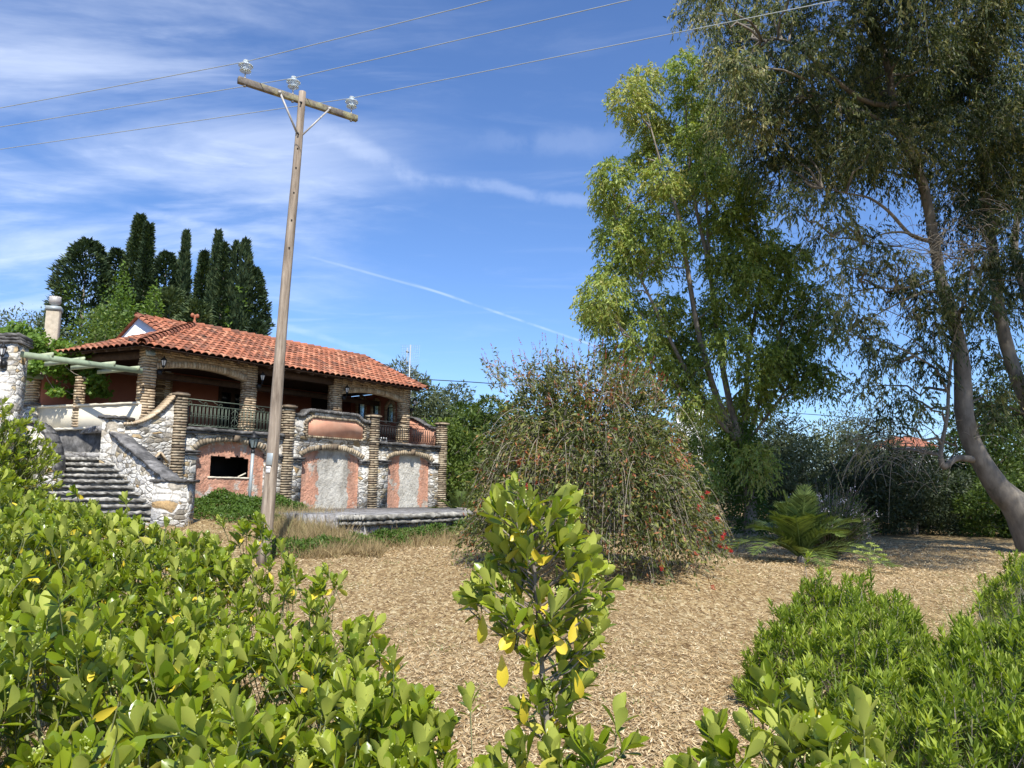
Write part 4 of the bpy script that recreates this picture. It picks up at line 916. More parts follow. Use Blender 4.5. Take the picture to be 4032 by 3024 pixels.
stem([(2900, 1700), (2760, 1600), (2620, 1480), (2500, 1350), (2400, 1240)], [30, 29.4, 29, 28.8, 28.6], [.16, .14, .1, .06, .02])
stem([(2930, 1750), (2935, 1560), (2950, 1350), (3000, 1114), (2985, 900), (2930, 700)], [30.4, 30.6, 30.8, 31, 31, 31], [.24, .2, .17, .13, .08, .03])
stem([(2940, 1750), (2990, 1580), (3040, 1420), (3100, 1200), (3120, 980)], [30.4, 30.6, 30.8, 31, 31], [.2, .16, .13, .08, .03])
stem([(2945, 1740), (3050, 1600), (3150, 1450), (3240, 1340)], [30.2, 30, 30, 30], [.14, .1, .06, .02])
cl2 = [(2698, 278, .6), (2723, 380, .6), (2774, 473, .45), (2537, 338, .95), (2478, 397, .9), (2537, 473, .9), (2597, 549, .85), (2537, 641, .75), (2605, 717, .8), (2720, 560, .5), (2800, 640, .5), (2673, 760, .75), (2790, 700, .6),
       (2411, 700, .6), (2394, 785, .65), (2445, 861, .55), (2537, 886, .5), (2419, 937, .6), (2478, 996, .7), (2554, 1038, .7), (2411, 1088, .5), (2369, 1181, .7), (2394, 1266, .7), (2478, 1224, .7), (2537, 1333, .65), (2622, 1224, .6), (2639, 1350, .6), (2360, 1240, .8),
       (2917, 717, .5), (2960, 802, .4), (2900, 886, .55), (3002, 945, .5), (2917, 996, .6), (3044, 1030, .55), (3120, 1030, .5), (2833, 1055, .4), (2960, 1114, .45), (3086, 1156, .5), (2858, 1181, .4), (3196, 1198, .3), (2976, 1249, .35), (3111, 1291, .4), (3250, 1310, .3), (2790, 1266, .4), (2875, 1367, .4),
       (2760, 1613, .7), (2881, 1632, .6), (2971, 1601, .7), (2971, 1493, .4), (3031, 1420, .35), (3092, 1400, .3), (3152, 1451, .25), (3230, 1505, .25), (3062, 1529, .4), (2748, 1782, .6), (2971, 1842, .8), (2760, 1903, .5), (2881, 1782, .35), (2700, 1480, .5), (2560, 1450, .6), (2650, 1560, .5), (2440, 1400, .6), (2850, 870, .4), (2650, 950, .5), (2700, 1400, .35)]
fo_ = MB(); tw_ = MB(); up2 = np.concatenate(stems)
for px, py, tb in cl2:
    C = P(px, py, 30 + rng.normal(-.3, 1.1)); low = py > 1400
    R = np.array([.85, .9, .95])*(rng.uniform(.85, 1.15))
    clump_leaves(fo_, tw_, C, R*.86, 165, 12, .17, .060, .18+tb*.75, .22, (.3, .7), (.4, .9), .7, .005, 6)
    e = up2[up2[:, 2] < C[2]-.5]; e = e if len(e) else up2; a = e[np.argmin(np.linalg.norm(e-C, axis=1)+.3*np.abs(e[:, 2]-C[2]+1.2))]
    limb(mb, a, C+(0, 0, -.1), .035, .012, .05, 6, 5)
for i in range(42):     # the far side of the crown
    tt = rng.uniform(.12, .95); C = P(2800+rng.normal(0, 60)+260*sin(i*2.4)*(1-.55*tt), 1550-1200*tt, 31.5+rng.uniform(0, 1.8))
    clump_leaves(fo_, None, C, np.array([.9, .8, 1.0]), 46, 12, .2, .06, .25, .2, (.45, 1.0), (.5, 1.0), .8)
for v in (mb, fo_, tw_): v.V = [q-T2 for q in v.V]
mb.build('trunk', M['bark'], t2, smooth=True); tw_.build('twigs', M['twig'], t2); fo_.build('crown', M['euc'], t2)
# climber wrapped round its trunk
iv = MB(); n = 5200; tt = rng.uniform(0, 1, n); c = P(2955, 2100, 30)[None]*(1-tt)[:, None] + P(2900, 1660, 30)[None]*tt[:, None]; a = rng.uniform(0, 2*pi, n); r = rng.uniform(.25, .75, n)*(1-.25*tt+.5*np.sin(tt*9)**2*.6)
B = c+np.stack([r*np.cos(a), r*np.sin(a), rng.normal(0, .1, n)], 1); leaves(iv, B-T2, nrm(np.stack([np.cos(a), np.sin(a), rng.normal(-.6, .5, n)], 1)), runit(n), rng.uniform(.08, .16, n), rng.uniform(.05, .08, n), rng.normal(.3, .2, n)*tt)
iv.build('ivy', M['ivy'], t2)

# ------------------------------------------------------------------ the big eucalyptus on the right
T1 = P(4105, 2220, 25.0); T1[2] = float(zg(T1[0], T1[1]))
t1 = thing('eucalyptus_tree', 'huge grey barked eucalyptus with curved trunk and hanging foliage at the right edge', 'tree', T1)
mb = MB(); stems = []
stem([(4110, 2260), (4085, 2160), (4050, 2060), (4000, 1985), (3935, 1930), (3870, 1829), (3822, 1738), (3795, 1640), (3790, 1452), (3777, 1339), (3739, 1211), (3701, 1098), (3672, 900), (3634, 720), (3584, 590), (3516, 405), (3500, 278), (3449, 110), (3400, -60), (3330, -300), (3290, -520)], 25, [1.273, 1.164, 1.109, 0.909, 0.736, 0.609, 0.573, 0.573, 0.496, 0.417, 0.391, 0.357, 0.33, 0.313, 0.27, 0.252, 0.235, 0.217, 0.174, 0.113, 0.052], 18)
stem([(4040, 2040), (4110, 1850), (4080, 1680), (3995, 1467), (3957, 1339), (3927, 1188), (3915, 1000), (3885, 844), (3867, 590), (3850, 380), (3800, 100), (3780, -300)], [25.2, 26, 26.3, 26.5, 26.5, 26.6, 26.8, 27, 27, 27, 27, 27], [.7, .55, .5, .45, .42, .38, .34, .3, .25, .2, .14, .05], 14)
stem([(4110, 1800), (4130, 1500), (4040, 1150), (3989, 1013), (4010, 800), (4100, 500), (4150, 100)], [26, 26.5, 27, 27.5, 28, 28, 28], [.5, .42, .34, .26, .2, .12, .05])
stem([(3516, 420), (3415, 405), (3330, 350), (3255, 287), (3154, 186), (3078, 152), (3000, 160)], [25, 24.6, 24.3, 24, 23.7, 23.5, 23.4], [.2, .17, .15, .13, .1, .07, .03])
stem([(3590, 600), (3500, 500), (3420, 440), (3300, 420), (3210, 370)], [25, 24.6, 24.3, 24, 23.8], [.16, .13, .1, .07, .03])
stem([(3660, 950), (3584, 930), (3500, 830), (3424, 776), (3330, 760), (3240, 740)], [25, 24.6, 24.2, 24, 23.8, 23.8], [.14, .12, .1, .08, .05, .02])
stem([(3680, 960), (3560, 910), (3470, 920), (3400, 960)], [24.9, 24.4, 24, 23.8], [.1, .08, .05, .02])
stem([(3840, 1810), (3760, 1800), (3712, 1850), (3700, 1780), (3732, 1640), (3735, 1500), (3755, 1340), (3790, 1200), (3830, 1050), (3835, 900)], [25, 24.6, 24.3, 24.2, 24.2, 24.3, 24.4, 24.5, 24.6, 24.8], [.24, .2, .19, .14, .11, .10, .09, .07, .05, .03])
stem([(3738, 1560), (3690, 1450), (3600, 1400), (3500, 1350), (3400, 1330), (3330, 1310)], [24.3, 24, 23.8, 23.6, 23.4, 23.3], [.08, .07, .055, .045, .03, .015])
stem([(3735, 1480), (3660, 1400), (3590, 1330), (3520, 1300)], [24.3, 24.1, 24, 24], [.06, .05, .03, .015])
stem([(3790, 1180), (3660, 1140), (3560, 1180), (3450, 1240), (3360, 1290)], [25, 24.7, 24.4, 24.2, 24], [.12, .09, .06, .04, .02])
stem([(3680, 1100), (3600, 1130), (3500, 1140), (3400, 1110)], [25, 24.6, 24.3, 24], [.1, .07, .05, .02])
stem([(3905, 1100), (3980, 1050), (4060, 1030)], [26.5, 26.5, 26.5], [.14, .1, .06])
K6 = [(650, 30), (720, 100), (780, 180), (830, 260), (880, 200), (800, 420), (820, 520), (780, 620), (900, 350), (950, 480), (960, 600), (1000, 700), (900, 640), (1000, 80), (1100, 60), (1200, 100), (1050, 180), (1150, 280), (1050, 400), (1200, 420), (1100, 560), (1250, 560), (1150, 680), (1300, 680), (1350, 300), (1400, 420), (1350, 100), (1450, 60), (1550, 80), (1600, 250), (1700, 150), (1650, 400), (1750, 300), (1850, 100), (1900, 250), (1950, 400), (1800, 450), (1700, 560), (1850, 600), (2000, 550), (2050, 300), (2100, 150), (2100, 450), (2150, 600), (1950, 60), (1450, 700), (1500, 560), (1250, 800), (1400, 800), (1250, 900), (1050, 850), (1100, 950), (1300, 1000), (1240, 1100), (1350, 1100), (1450, 1150), (1300, 1250), (1400, 1300), (1500, 1250), (1600, 1250), (1800, 900), (1900, 850), (1850, 1050), (1950, 1000), (2050, 900), (2100, 1050), (1950, 1250), (2080, 1250), (1300, 1400), (1400, 1450), (1620, 1380), (1700, 1350), (1750, 1500), (1450, 1580), (1900, 1400), (2000, 1450), (2100, 1450), (2150, 1300), (1340, 1560), (1560, 820), (1720, 780), (1980, 700), (2120, 780), (1180, 800), (950, 760),
      (900, 60), (760, 300), (1000, 300), (1250, 220), (1480, 250), (1550, 400), (1560, 680), (1650, 660), (1750, 680), (2050, 680), (1880, 720), (1800, 220), (2000, 180), (1900, 500), (2080, 560), (1700, 40), (2050, 60), (1320, 560), (1440, 560), (1480, 330), (1650, 520), (1100, 450), (900, 500), (850, 330), (1980, 850), (2130, 900), (2030, 1000)]
K7 = [(1150, 380), (1300, 260), (1250, 150), (1500, 150), (1550, 500), (1350, 450), (1650, 80), (1950, 150), (2080, 250), (2150, 420), (2000, 420), (2100, 550), (2000, 600), (1900, 500), (1600, 300), (1100, 760), (1330, 620)]
fo_ = MB(); tw_ = MB(); up1 = np.concatenate(stems)
TP = [(3516, 405), (3500, 278), (3449, 110), (3550, 500), (3584, 590), (3610, 660), (3634, 720), (3655, 810), (3672, 900), (3690, 1000), (3701, 1098), (3720, 1160), (3739, 1211), (3760, 1280), (3777, 1339), (3790, 1452), (3790, 1550), (3795, 1640), (3822, 1738), (3870, 1829), (3885, 844), (3915, 1000), (3927, 1188), (3957, 1339), (3995, 1467), (4060, 1650), (3400, 415), (3330, 350), (3255, 287)]
CL = [(2200+a/1.185, b/1.185, 1) for a, b in K6] + [(2700+a/1.659, 1300+b/1.659, 0) for a, b in K7]
for a in range(16): CL.append((2850+a*95+rng.uniform(-30, 30), -90+rng.uniform(-60, 40), 1))
for a in range(26): CL.append((4100+rng.uniform(0, 500), rng.uniform(-300, 1600), 1))
for a in range(14): CL.append((3000+rng.uniform(0, 1100), rng.uniform(-450, -180), 1))
for a in range(130): CL.append((3550+rng.uniform(0, 1900), rng.uniform(-1300, -190), 2))  # unseen clumps added above the frame to shade the ground
for px, py, big in CL:
    dpt = 25 + rng.normal(0, 1.5) + (1.2 if px > 3700 else -.4)
    near_ = min(np.hypot(px-a_, py-b_) for a_, b_ in TP)
    if near_ < 62: dpt = rng.uniform(26.2, 28.5)
    C = P(px, py, dpt); sc1 = dpt/25
    R = np.array([.72, .85, .85])*(rng.uniform(.85, 1.2) if big else .62)*max(sc1, .8)
    if big == 2: C = P(px, py, rng.uniform(11.5, 19)); R = R*1.5
    light = .60 if (px < 3000 or 3150 < px < 3420) else .42
    if big == 1 and py > 760 and px < 3580: R = R*.85
    clump_leaves(fo_, tw_, C, R, (115 if px > 3380 else 84) if (big and not (py > 760 and px < 3580)) else 40, 13, .18, .046, rng.normal(light, .15), .26, (.3, .8), (.5, 1.1), .9, .005, 3)
    e = up1; a = e[np.argmin(np.linalg.norm(e-C, axis=1)+.5*np.abs(e[:, 2]-C[2]+.4))]
    if big == 2: a = up1[np.argmax(up1[:, 2])]
    limb(mb, a, C, .05 if big < 2 else .03, .012, .04, 7, 5, .06)
for i in range(46):     # crown on the side away from the road
    C = P(3150+rng.uniform(0, 1100), rng.uniform(0, 700), 28+rng.uniform(0, 2.5)); clump_leaves(fo_, None, C, np.array([1.0, .9, 1.0]), 60, 13, .2, .055, .2, .2, (.5, 1.2), (.6, 1.2), 1.0)
# bare hanging twigs
for cx, cy, sx, sy, n, dd in ((3480, 1760, 90, 50, 60, 23.6), (3600, 1740, 100, 60, 50, 23.9), (3720, 960, 120, 60, 90, 24.2), (3620, 1000, 100, 50, 60, 24.2), (3420, 1700, 60, 40, 26, 23.6), (3450, 1250, 150, 70, 40, 24), (3820, 820, 80, 80, 40, 24.5), (3380, 950, 120, 60, 30, 24)):
    c = np.array([P(cx+rng.normal(0, sx), cy+rng.normal(0, sy), dd+rng.normal(0, .4)) for _ in range(n)]); c0 = P(cx+170, cy+20, dd+.5)
    D0 = nrm(rng.normal(0, 1, (n, 3))*[1, .6, .5] + [-.3, 0, .25]); twigs(tw_, c, D0, rng.uniform(.3, 1.2, n), rng.uniform(.3, 1.3, n), .009, 7)
    for q in c[::12]: limb(mb, c0, q, .022, .008, .04, 6, 4, .06)
for v in (mb, fo_, tw_): v.V = [q-T1 for q in v.V]
mb.build('trunk', M['bark_smooth'], t1, smooth=True); tw_.build('twigs', M['twig'], t1); fo_.build('crown', M['euc_big'], t1)

# ------------------------------------------------------------------ weeping bottlebrush
BB = np.array([1.55, 15.2, 0.0]); BB[2] = float(zg(BB[0], BB[1]))
bt = thing('bottlebrush_bush', 'big weeping bottlebrush bush with red flower spikes and bare grey twigs on the mown ground', 'bush', BB)
mb = MB(); fo_ = MB(); tw_ = MB(); rd = MB()
for i in range(11):
    a = i*2.4; e = np.array([cos(a)*rng.uniform(.5, 1.6), sin(a)*rng.uniform(.4, 1.3), rng.uniform(2.2, 3.6)]); limb(mb, (cos(a)*.12, sin(a)*.12, 0), e, .06, .02, .06, 8, 6, .06)
mb.build('trunk', M['bark'], bt, smooth=True)
n = 4600; th = rng.uniform(0, 2*pi, n); uu = rng.uniform(0, 1, n)
# dome: outline radius depends on the side; the right side hangs lower and wider, the left top is open
rx = 2.10-.10*np.cos(th)+.22*np.sin(3*th)+.12*np.sin(7*th); ry = 1.7; zt = 3.55+.35*np.sin(th*2+1)
phi = np.arccos(1-uu*1.05); rs = rng.uniform(.55, 1.0, n)**.6
P0 = np.stack([rx*np.sin(phi)*np.cos(th)*rs, ry*np.sin(phi)*np.sin(th)*rs, .75+(zt-.6)*np.cos(phi)*rs], 1); P0[:, 0] += .05*(3.0-P0[:, 2])
P0[:, 2] = np.maximum(P0[:, 2], .5)
P0 += (.22*np.sin(P0[:, 2]*4.1+th*3)*np.sin(th*5+P0[:, 2]*2.3))[:, None]*np.stack([np.cos(th), np.sin(th), .3+0*th], 1)
D0 = nrm(np.stack([np.sin(phi)*np.cos(th), np.sin(phi)*np.sin(th), .55*np.cos(phi)+.2], 1) + rng.normal(0, .65, (n, 3)))
Ln = rng.uniform(.35, .95, n)*(.7+.3*uu); dr = rng.uniform(.3, 1.5, n)
top = P0[:, 2] > 3.0; D0[top] = nrm(D0[top]+[0, 0, .8]); dr[top] = rng.uniform(0, .5, top.sum()); Ln[top] *= .8
low = (P0[:, 2]-dr*Ln*1.0) < .12; dr[low] = np.maximum(.05, (P0[low, 2]-.15)/Ln[low])
k = 15; pos, tan = sprays(P0, D0, Ln, k, dr); m = len(pos)
sp = np.repeat(rng.normal(0, .16, n), k); keep = (rng.uniform(size=m) < np.tile(np.linspace(.35, 1.25, k), n)) & (rng.uniform(size=m) < .9)
d = nrm(tan*.7 + rng.normal(0, .6, (m, 3))); N = runit(m); tn = .46 + sp + rng.normal(0, .17, m) + .25*(rng.uniform(size=m) < .04) + .25*np.maximum(0, np.sin(pos[:, 0]*2.1+1)*np.sin(pos[:, 2]*2.3))*(pos[:, 2] > 2)
leaves(fo_, pos[keep], d[keep], N[keep], rng.uniform(.08, .135, keep.sum()), rng.uniform(.028, .042, keep.sum()), tn[keep])
twigs(tw_, P0[::2], D0[::2], Ln[::2], dr[::2], .0045, 6)
nu = 190; au = rng.uniform(0, 2*pi, nu); ru = rng.uniform(0, 1, nu)**.6; Pu = np.stack([1.75*ru*np.cos(au)-.25, 1.2*ru*np.sin(au), 3.25+.5*(1-ru)-.25*np.cos(au)*ru], 1); Du = nrm(np.stack([.5*np.cos(au)*ru, .4*np.sin(au)*ru, np.ones(nu)], 1)+rng.normal(0, .3, (nu, 3))); Lu = rng.uniform(.35, .95, nu)
pu, tu = sprays(Pu, Du, Lu, 12, rng.uniform(0, .3, nu)); mu_ = len(pu); leaves(fo_, pu, nrm(tu*.5+rng.normal(0, .6, (mu_, 3))), runit(mu_), rng.uniform(.07, .12, mu_), rng.uniform(.025, .038, mu_), rng.normal(.55, .25, mu_)); twigs(tw_, Pu, Du, Lu, .12, .0055, 5)
for q in np.where(rng.uniform(size=nu) < .45)[0]: ce = Pu[q]+Du[q]*Lu[q]; leaves(rd, ce+Du[q]*rng.uniform(-.05, .12, 30)[:, None], nrm(Du[q]*.5+runit(30)), runit(30), .022, .009, rng.uniform(0, .5, 30))
n2 = 230; i2 = rng.choice(np.where(P0[:, 2] > 1.4)[0], n2); q = P0[i2]+rng.normal(0, .15, (n2, 3)); twigs(tw_, q, nrm(D0[i2]+rng.normal(0, .3, (n2, 3))), rng.uniform(.5, 1.2, n2), rng.uniform(.9, 1.6, n2), .0075, 7)
ends = P0 + D0*Ln[:, None] + np.array([0, 0, -1.0])*(dr*Ln)[:, None]; td = nrm(D0+np.array([0, 0, -2.0])*dr[:, None])
ids = rng.choice(n, 230, replace=False)
for q, i in enumerate(ids):
    fresh = (q < 70) and (ends[i, 2] < 2.2 or q < 22); m_ = 60 if fresh else 26; s_ = rng.uniform(0, .10 if fresh else .13, m_); rad = .042 if fresh else .020
    v = runit(m_); v = nrm(v - td[i]*(v@td[i])[:, None]*.8); B = ends[i]+td[i]*s_[:, None]
    leaves(rd, B, v, runit(m_), rad*rng.uniform(.8, 1.3, m_), .006 if fresh else .008, (rng.uniform(.75, 1) if fresh else rng.uniform(0, .35)))
# red sprays hanging low on the right
for cx, cz in ((2.25, .95), (2.30, .75), (2.2, .62), (2.38, .55), (1.9, 1.25), (2.05, 1.45), (1.2, .45), (.9, .40)):
    for _ in range(2):
        c = np.array([cx+rng.normal(0, .05), -.9+rng.normal(0, .2), cz+rng.normal(0, .06)]); m_ = 90; v = runit(m_); leaves(rd, c+rng.normal(0, .018, (m_, 3)), v, runit(m_), .035, .007, .9)
        twigs(tw_, c[None]+[[-.2, .1, .55]], np.array([[.5, -.2, .3]]), np.array([.55]), np.array([1.0]), .005, 5)
        leaves(fo_, c+rng.normal(0, .1, (26, 3))+(0, 0, .08), runit(26), runit(26), .08, .02, rng.normal(.5, .2, 26))
fo_.build('foliage', M['bottle'], bt); tw_.build('twigs', M['twig'], bt); rd.build('flowers', M['red'], bt)

# ------------------------------------------------------------------ trees of the background
def bgtree(label, px, D, ytop, wid, mat, tb, n=9000, ln=.30, wd=.10, group=None, name='olive_tree', bare=.0, flat=1.0, trunkr=.16, zlow=.18):
    b = P(px, 1900, D); b[2] = float(zg(b[0], b[1])); H = P(px, ytop, D)[2]-b[2]; W = wid/2
    t = thing(name, label, 'tree', b, 0, group); mb = MB(); f = MB()
    limb(mb, (0, 0, -.1), (rng.normal(0, .15), 0, H*.45), trunkr, trunkr*.7, 0, 6, 8, .03); nl = max(7, int(W*H*.9)); 
    cs = []
    for i in range(nl):
        u_ = i/nl; z = H*(zlow+(1-zlow-.06)*u_)*rng.uniform(.92, 1.0); prof = sin(pi*min(1, (u_*.85+.15)))**.6; a = i*2.4+rng.uniform(-.4, .4); r = W*prof*rng.uniform(.35, .85)
        cs.append(np.array([cos(a)*r, sin(a)*r*.85, z])); limb(mb, (0, 0, H*min(.45, z/H*.7)), cs[-1], .05, .015, .08, 5, 4, .05)
    per = n//nl
    for c in cs:
        R_ = np.array([W*.48, W*.45, H*.19])*rng.uniform(.75, 1.2); m_ = per; u = runit(m_); rad = rng.uniform(.25, 1, m_)**(1/2.5)
        lump = 1+.22*np.sin(u[:, 0]*5+c[0]*3)*np.sin(u[:, 2]*6+c[2]); B = c+u*R_*(rad*lump)[:, None]
        d = nrm(u+rng.normal(0, .8, (m_, 3))+[0, 0, -.1]); leaves(f, B, d, runit(m_), ln*rng.uniform(.6, 1.3, m_), wd*rng.uniform(.7, 1.3, m_), tb+rng.normal(0, .08)+rng.normal(0, .2, m_))
    mb.build('trunk', M['bark'], t, smooth=True); f.build('crown', mat, t); return t
G1 = 'trees standing beyond the house'; G2 = 'trees beyond the mown ground'
bgtree('silver green olive tree rising just right of the tiled roof behind the antenna mast', 1600, 40, 1440, 5.0, M['olive'], .55, 9000, .26, .07, G1)
bgtree('silver olive tree, second right of the antenna, behind the low cable', 1735, 46, 1520, 6, M['olive'], .5, 9000, .28, .08, G1)
bgtree('leafy mid green tree close beside the right end of the house', 1760, 36, 1640, 4.2, M['green'], .6, 9000, .2, .09, G1, 'broadleaf_tree', zlow=.05)
bgtree('round green tree beyond the bare patch right of the patio', 1880, 42, 1560, 5.5, M['green'], .45, 9000, .26, .1, G1, 'broadleaf_tree', zlow=.05)
bgtree('dark green tree hidden behind the bottlebrush bush', 2150, 46, 1580, 7, M['green'], .4, 8000, .3, .12, G1, 'broadleaf_tree', zlow=.05)
bgtree('grey green olive tree behind the right half of the bottlebrush bush', 2480, 46, 1610, 7, M['olive'], .4, 8000, .3, .1, G1, zlow=.05)
bgtree('grey green olive tree just behind the many stemmed eucalyptus', 2800, 48, 1600, 7, M['olive'], .45, 8000, .3, .1, G2, zlow=.05)
bgtree('dark spreading conifer right of the many stemmed eucalyptus trunk', 3040, 44, 1615, 5.5, M['olive'], .05, 8000, .3, .08, G2, 'conifer_tree', zlow=.05)
bgtree('pale silver olive tree above the palm', 3130, 42, 1700, 5.6, M['olive'], .75, 9000, .24, .07, G2, zlow=.05)
bgtree('pale olive tree right of the palm, under the gap of blue sky', 3290, 47, 1660, 6.0, M['olive'], .65, 9000, .26, .08, G2, zlow=.05)
bgtree('thin open topped tree standing above the olives beneath the cable', 3405, 52, 1590, 4.4, M['olive'], .15, 3800, .26, .08, G2, 'young_pine', zlow=.3)
bgtree('very dark round olive with a forked trunk behind the pink flowered shrub', 3400, 35, 1760, 5.2, M['olive'], .1, 12000, .2, .06, G2, zlow=.22)
bgtree('dark olive tree behind the hanging bare twigs', 3590, 36, 1780, 5.0, M['olive'], .12, 12000, .2, .06, G2, zlow=.08)
bgtree('dark green olive tree left of the curved grey trunk', 3740, 40, 1740, 5.6, M['olive'], .25, 10000, .24, .07, G2, zlow=.06)
bgtree('leafy tree right behind the curved grey trunk', 3900, 38, 1560, 5.6, M['green'], .35, 10000, .22, .09, G2, 'broadleaf_tree', zlow=.04)
bgtree('tall green tree behind the forked stem at the right edge', 4060, 42, 1420, 6.5, M['green'], .3, 10000, .26, .1, G2, 'broadleaf_tree', zlow=.04)
bgtree('low bright bush at the far edge of the clearing by the right edge', 3980, 34, 1880, 4.4, M['green'], .5, 8000, .18, .08, G2, 'bush', zlow=.05)
bgtree('low grey green bush at the back of the clearing between the dark olives', 3480, 46, 1750, 6, M['olive'], .3, 8000, .3, .1, G2, 'bush', zlow=.03)
bgtree('bushy olive on the slope at the left edge above the vines', 20, 46, 1235, 7, M['olive'], .5, 9000, .28, .09, G1, zlow=.1)
bgtree('green bushy tree on the slope just right of the chimney foot', 330, 44, 1215, 5.5, M['green'], .5, 9000, .24, .1, G1, 'broadleaf_tree', zlow=.1)
bgtree('olive on the slope directly behind the chimney', 150, 50, 1290, 6, M['olive'], .4, 8000, .28, .09, G1, zlow=.1)

def conifer(label, px, ytop, whalf, D=58, shape='column', tb=.4, n=8000, group='tall cypresses behind the house', ivy=0):
    """whalf: half width in m"""
    b = P(px, 1900, D); b[2] = float(zg(b[0], b[1])); H = P(px, ytop, D)[2]-b[2]
    t = thing('cypress_tree', label, 'cypress', b, 0, group); mb = MB(); f = MB()
    mb.tube([(0, 0, -.2), (0, 0, H*.5), (0, 0, H*.93)], [.25, .15, .03], 7); mb.build('trunk', M['bark'], t)
    m_ = n; u = rng.uniform(0, 1, m_)**.8; a = rng.uniform(0, 2*pi, m_)
    if shape == 'column': pr = np.minimum(1, (1-u)*2.4+.05)**.75*(1-.42*u)
    elif shape == 'cone': pr = (1-u)**.8*1.05+.03
    elif shape == 'twin': pr = np.minimum(1, (1-u)*6+.3)*(1-.35*u)
    else: pr = np.sqrt(np.clip(1-(1.6*u-.6)**2, .02, 1))
    lump = 1+.16*np.sin(a*3+u*19)+.13*np.sin(a*5-u*37)+(.12*np.sin(a*2+u*60))
    r = whalf*pr*lump*rng.uniform(.45, 1, m_)**.45
    B = np.stack([r*np.cos(a), r*np.sin(a)*.9, H*(.08+.92*u)], 1)
    if shape == 'twin': B[:, 0] += np.where(u > .55, np.sign(np.cos(a))*whalf*.16*(u-.55)/.45, 0); B[:, 2] -= np.where((u > .8) & (np.cos(a) < 0), .25, 0)
    up_k = 1.6 if shape in ('column', 'twin') else .5
    d = nrm(np.stack([np.cos(a), np.sin(a), np.full(m_, up_k)], 1)+rng.normal(0, .35, (m_, 3)))
    pk = .25*np.sin(a*3+u*19)+.2*np.sin(a*5-u*37)
    leaves(f, B, d, nrm(np.stack([np.cos(a), np.sin(a), 0*a], 1)+rng.normal(0, .5, (m_, 3))), rng.uniform(.25, .55, m_), rng.uniform(.10, .2, m_), tb+pk*.5+rng.normal(0, .16, m_))
    f.build('crown', M['cypress'], t)
    if ivy:
        g = MB(); m2 = ivy; u = rng.uniform(.1, .75, m2); a = rng.normal(-pi/2, .9, m2); r = whalf*np.interp(u, [0, 1], [1.0, .75])*rng.uniform(.85, 1.15, m2)*np.sqrt(np.clip(1-(1.2*u-.3)**2, .1, 1)); msk = np.sin(u*13+a*3+px) > .0
        B = np.stack([r*np.cos(a), r*np.sin(a), H*(.08+.92*u)], 1)[msk]; m3 = len(B); leaves(g, B, nrm(rng.normal(0, 1, (m3, 3))+[0, -.5, -.3]), runit(m3), rng.uniform(.2, .4, m3), rng.uniform(.14, .26, m3), rng.normal(.5, .25, m3)); g.build('ivy', M['ivy'], t)
    return t
conifer('broad rounded dark evergreen, leftmost of the tall group', 262, 950, 2.6, 60, 'round', .4, 13000, ivy=1500)
conifer('slender dark evergreen between the rounded one and the tallest cypress', 385, 985, 1.2, 62, 'round', .25, 6000)
conifer('tallest cypress of the group, pointed, with pale creeper on its flank', 470, 852, 1.85, 60, 'cone', .5, 12000, ivy=1500)
conifer('narrow cypress leaning against the right flank of the tallest one', 508, 885, 1.1, 59.5, 'cone', .35, 7000)
conifer('ragged dark evergreen between the tallest cypress and the first free spire', 590, 1000, 1.5, 60, 'round', .3, 8000)
conifer('single narrow cypress spire, first right of the gap after the broad trees', 664, 918, .80, 60, 'column', .5, 7000)
conifer('small pointed conifer with a sharp tip between two cypress spires', 745, 995, 1.2, 61, 'cone', .45, 6500)
conifer('tall blunt topped cypress spire above the roof finial', 797, 918, .90, 60, 'column', .5, 7500)
conifer('thin pointed cypress pressed against the blunt topped spire', 826, 962, .62, 59.5, 'cone', .45, 5000)
conifer('twin tipped cypress nearest the wooden pole', 893, 950, 1.12, 60, 'twin', .5, 9000, ivy=500)
conifer('broad bushy evergreen at the right end of the cypress group', 945, 1060, 1.55, 61, 'round', .35, 10000)
conifer('grey green spreading conifer low behind the white gable', 620, 1140, 2.0, 56, 'round', .75, 9000)
conifer('olive tinted spreading conifer low behind the roof finial', 725, 1190, 1.7, 55, 'round', .7, 8000)
conifer('low dark bush at the foot of the cypress group beside the pole', 975, 1265, 1.0, 58, 'round', .3, 4000)
bgtree('light green broadleaf tree low in front of the tall cypresses', 410, 50, 1160, 4.2, M['ivy'], .35, 9000, .26, .14, G1, 'broadleaf_tree', zlow=.2)
bgtree('narrow yellow green creeper clad tree left of the white gable', 540, 50, 1120, 1.8, M['ivy'], .75, 4500, .24, .14, G1, 'creeper_clad_tree', zlow=.2)
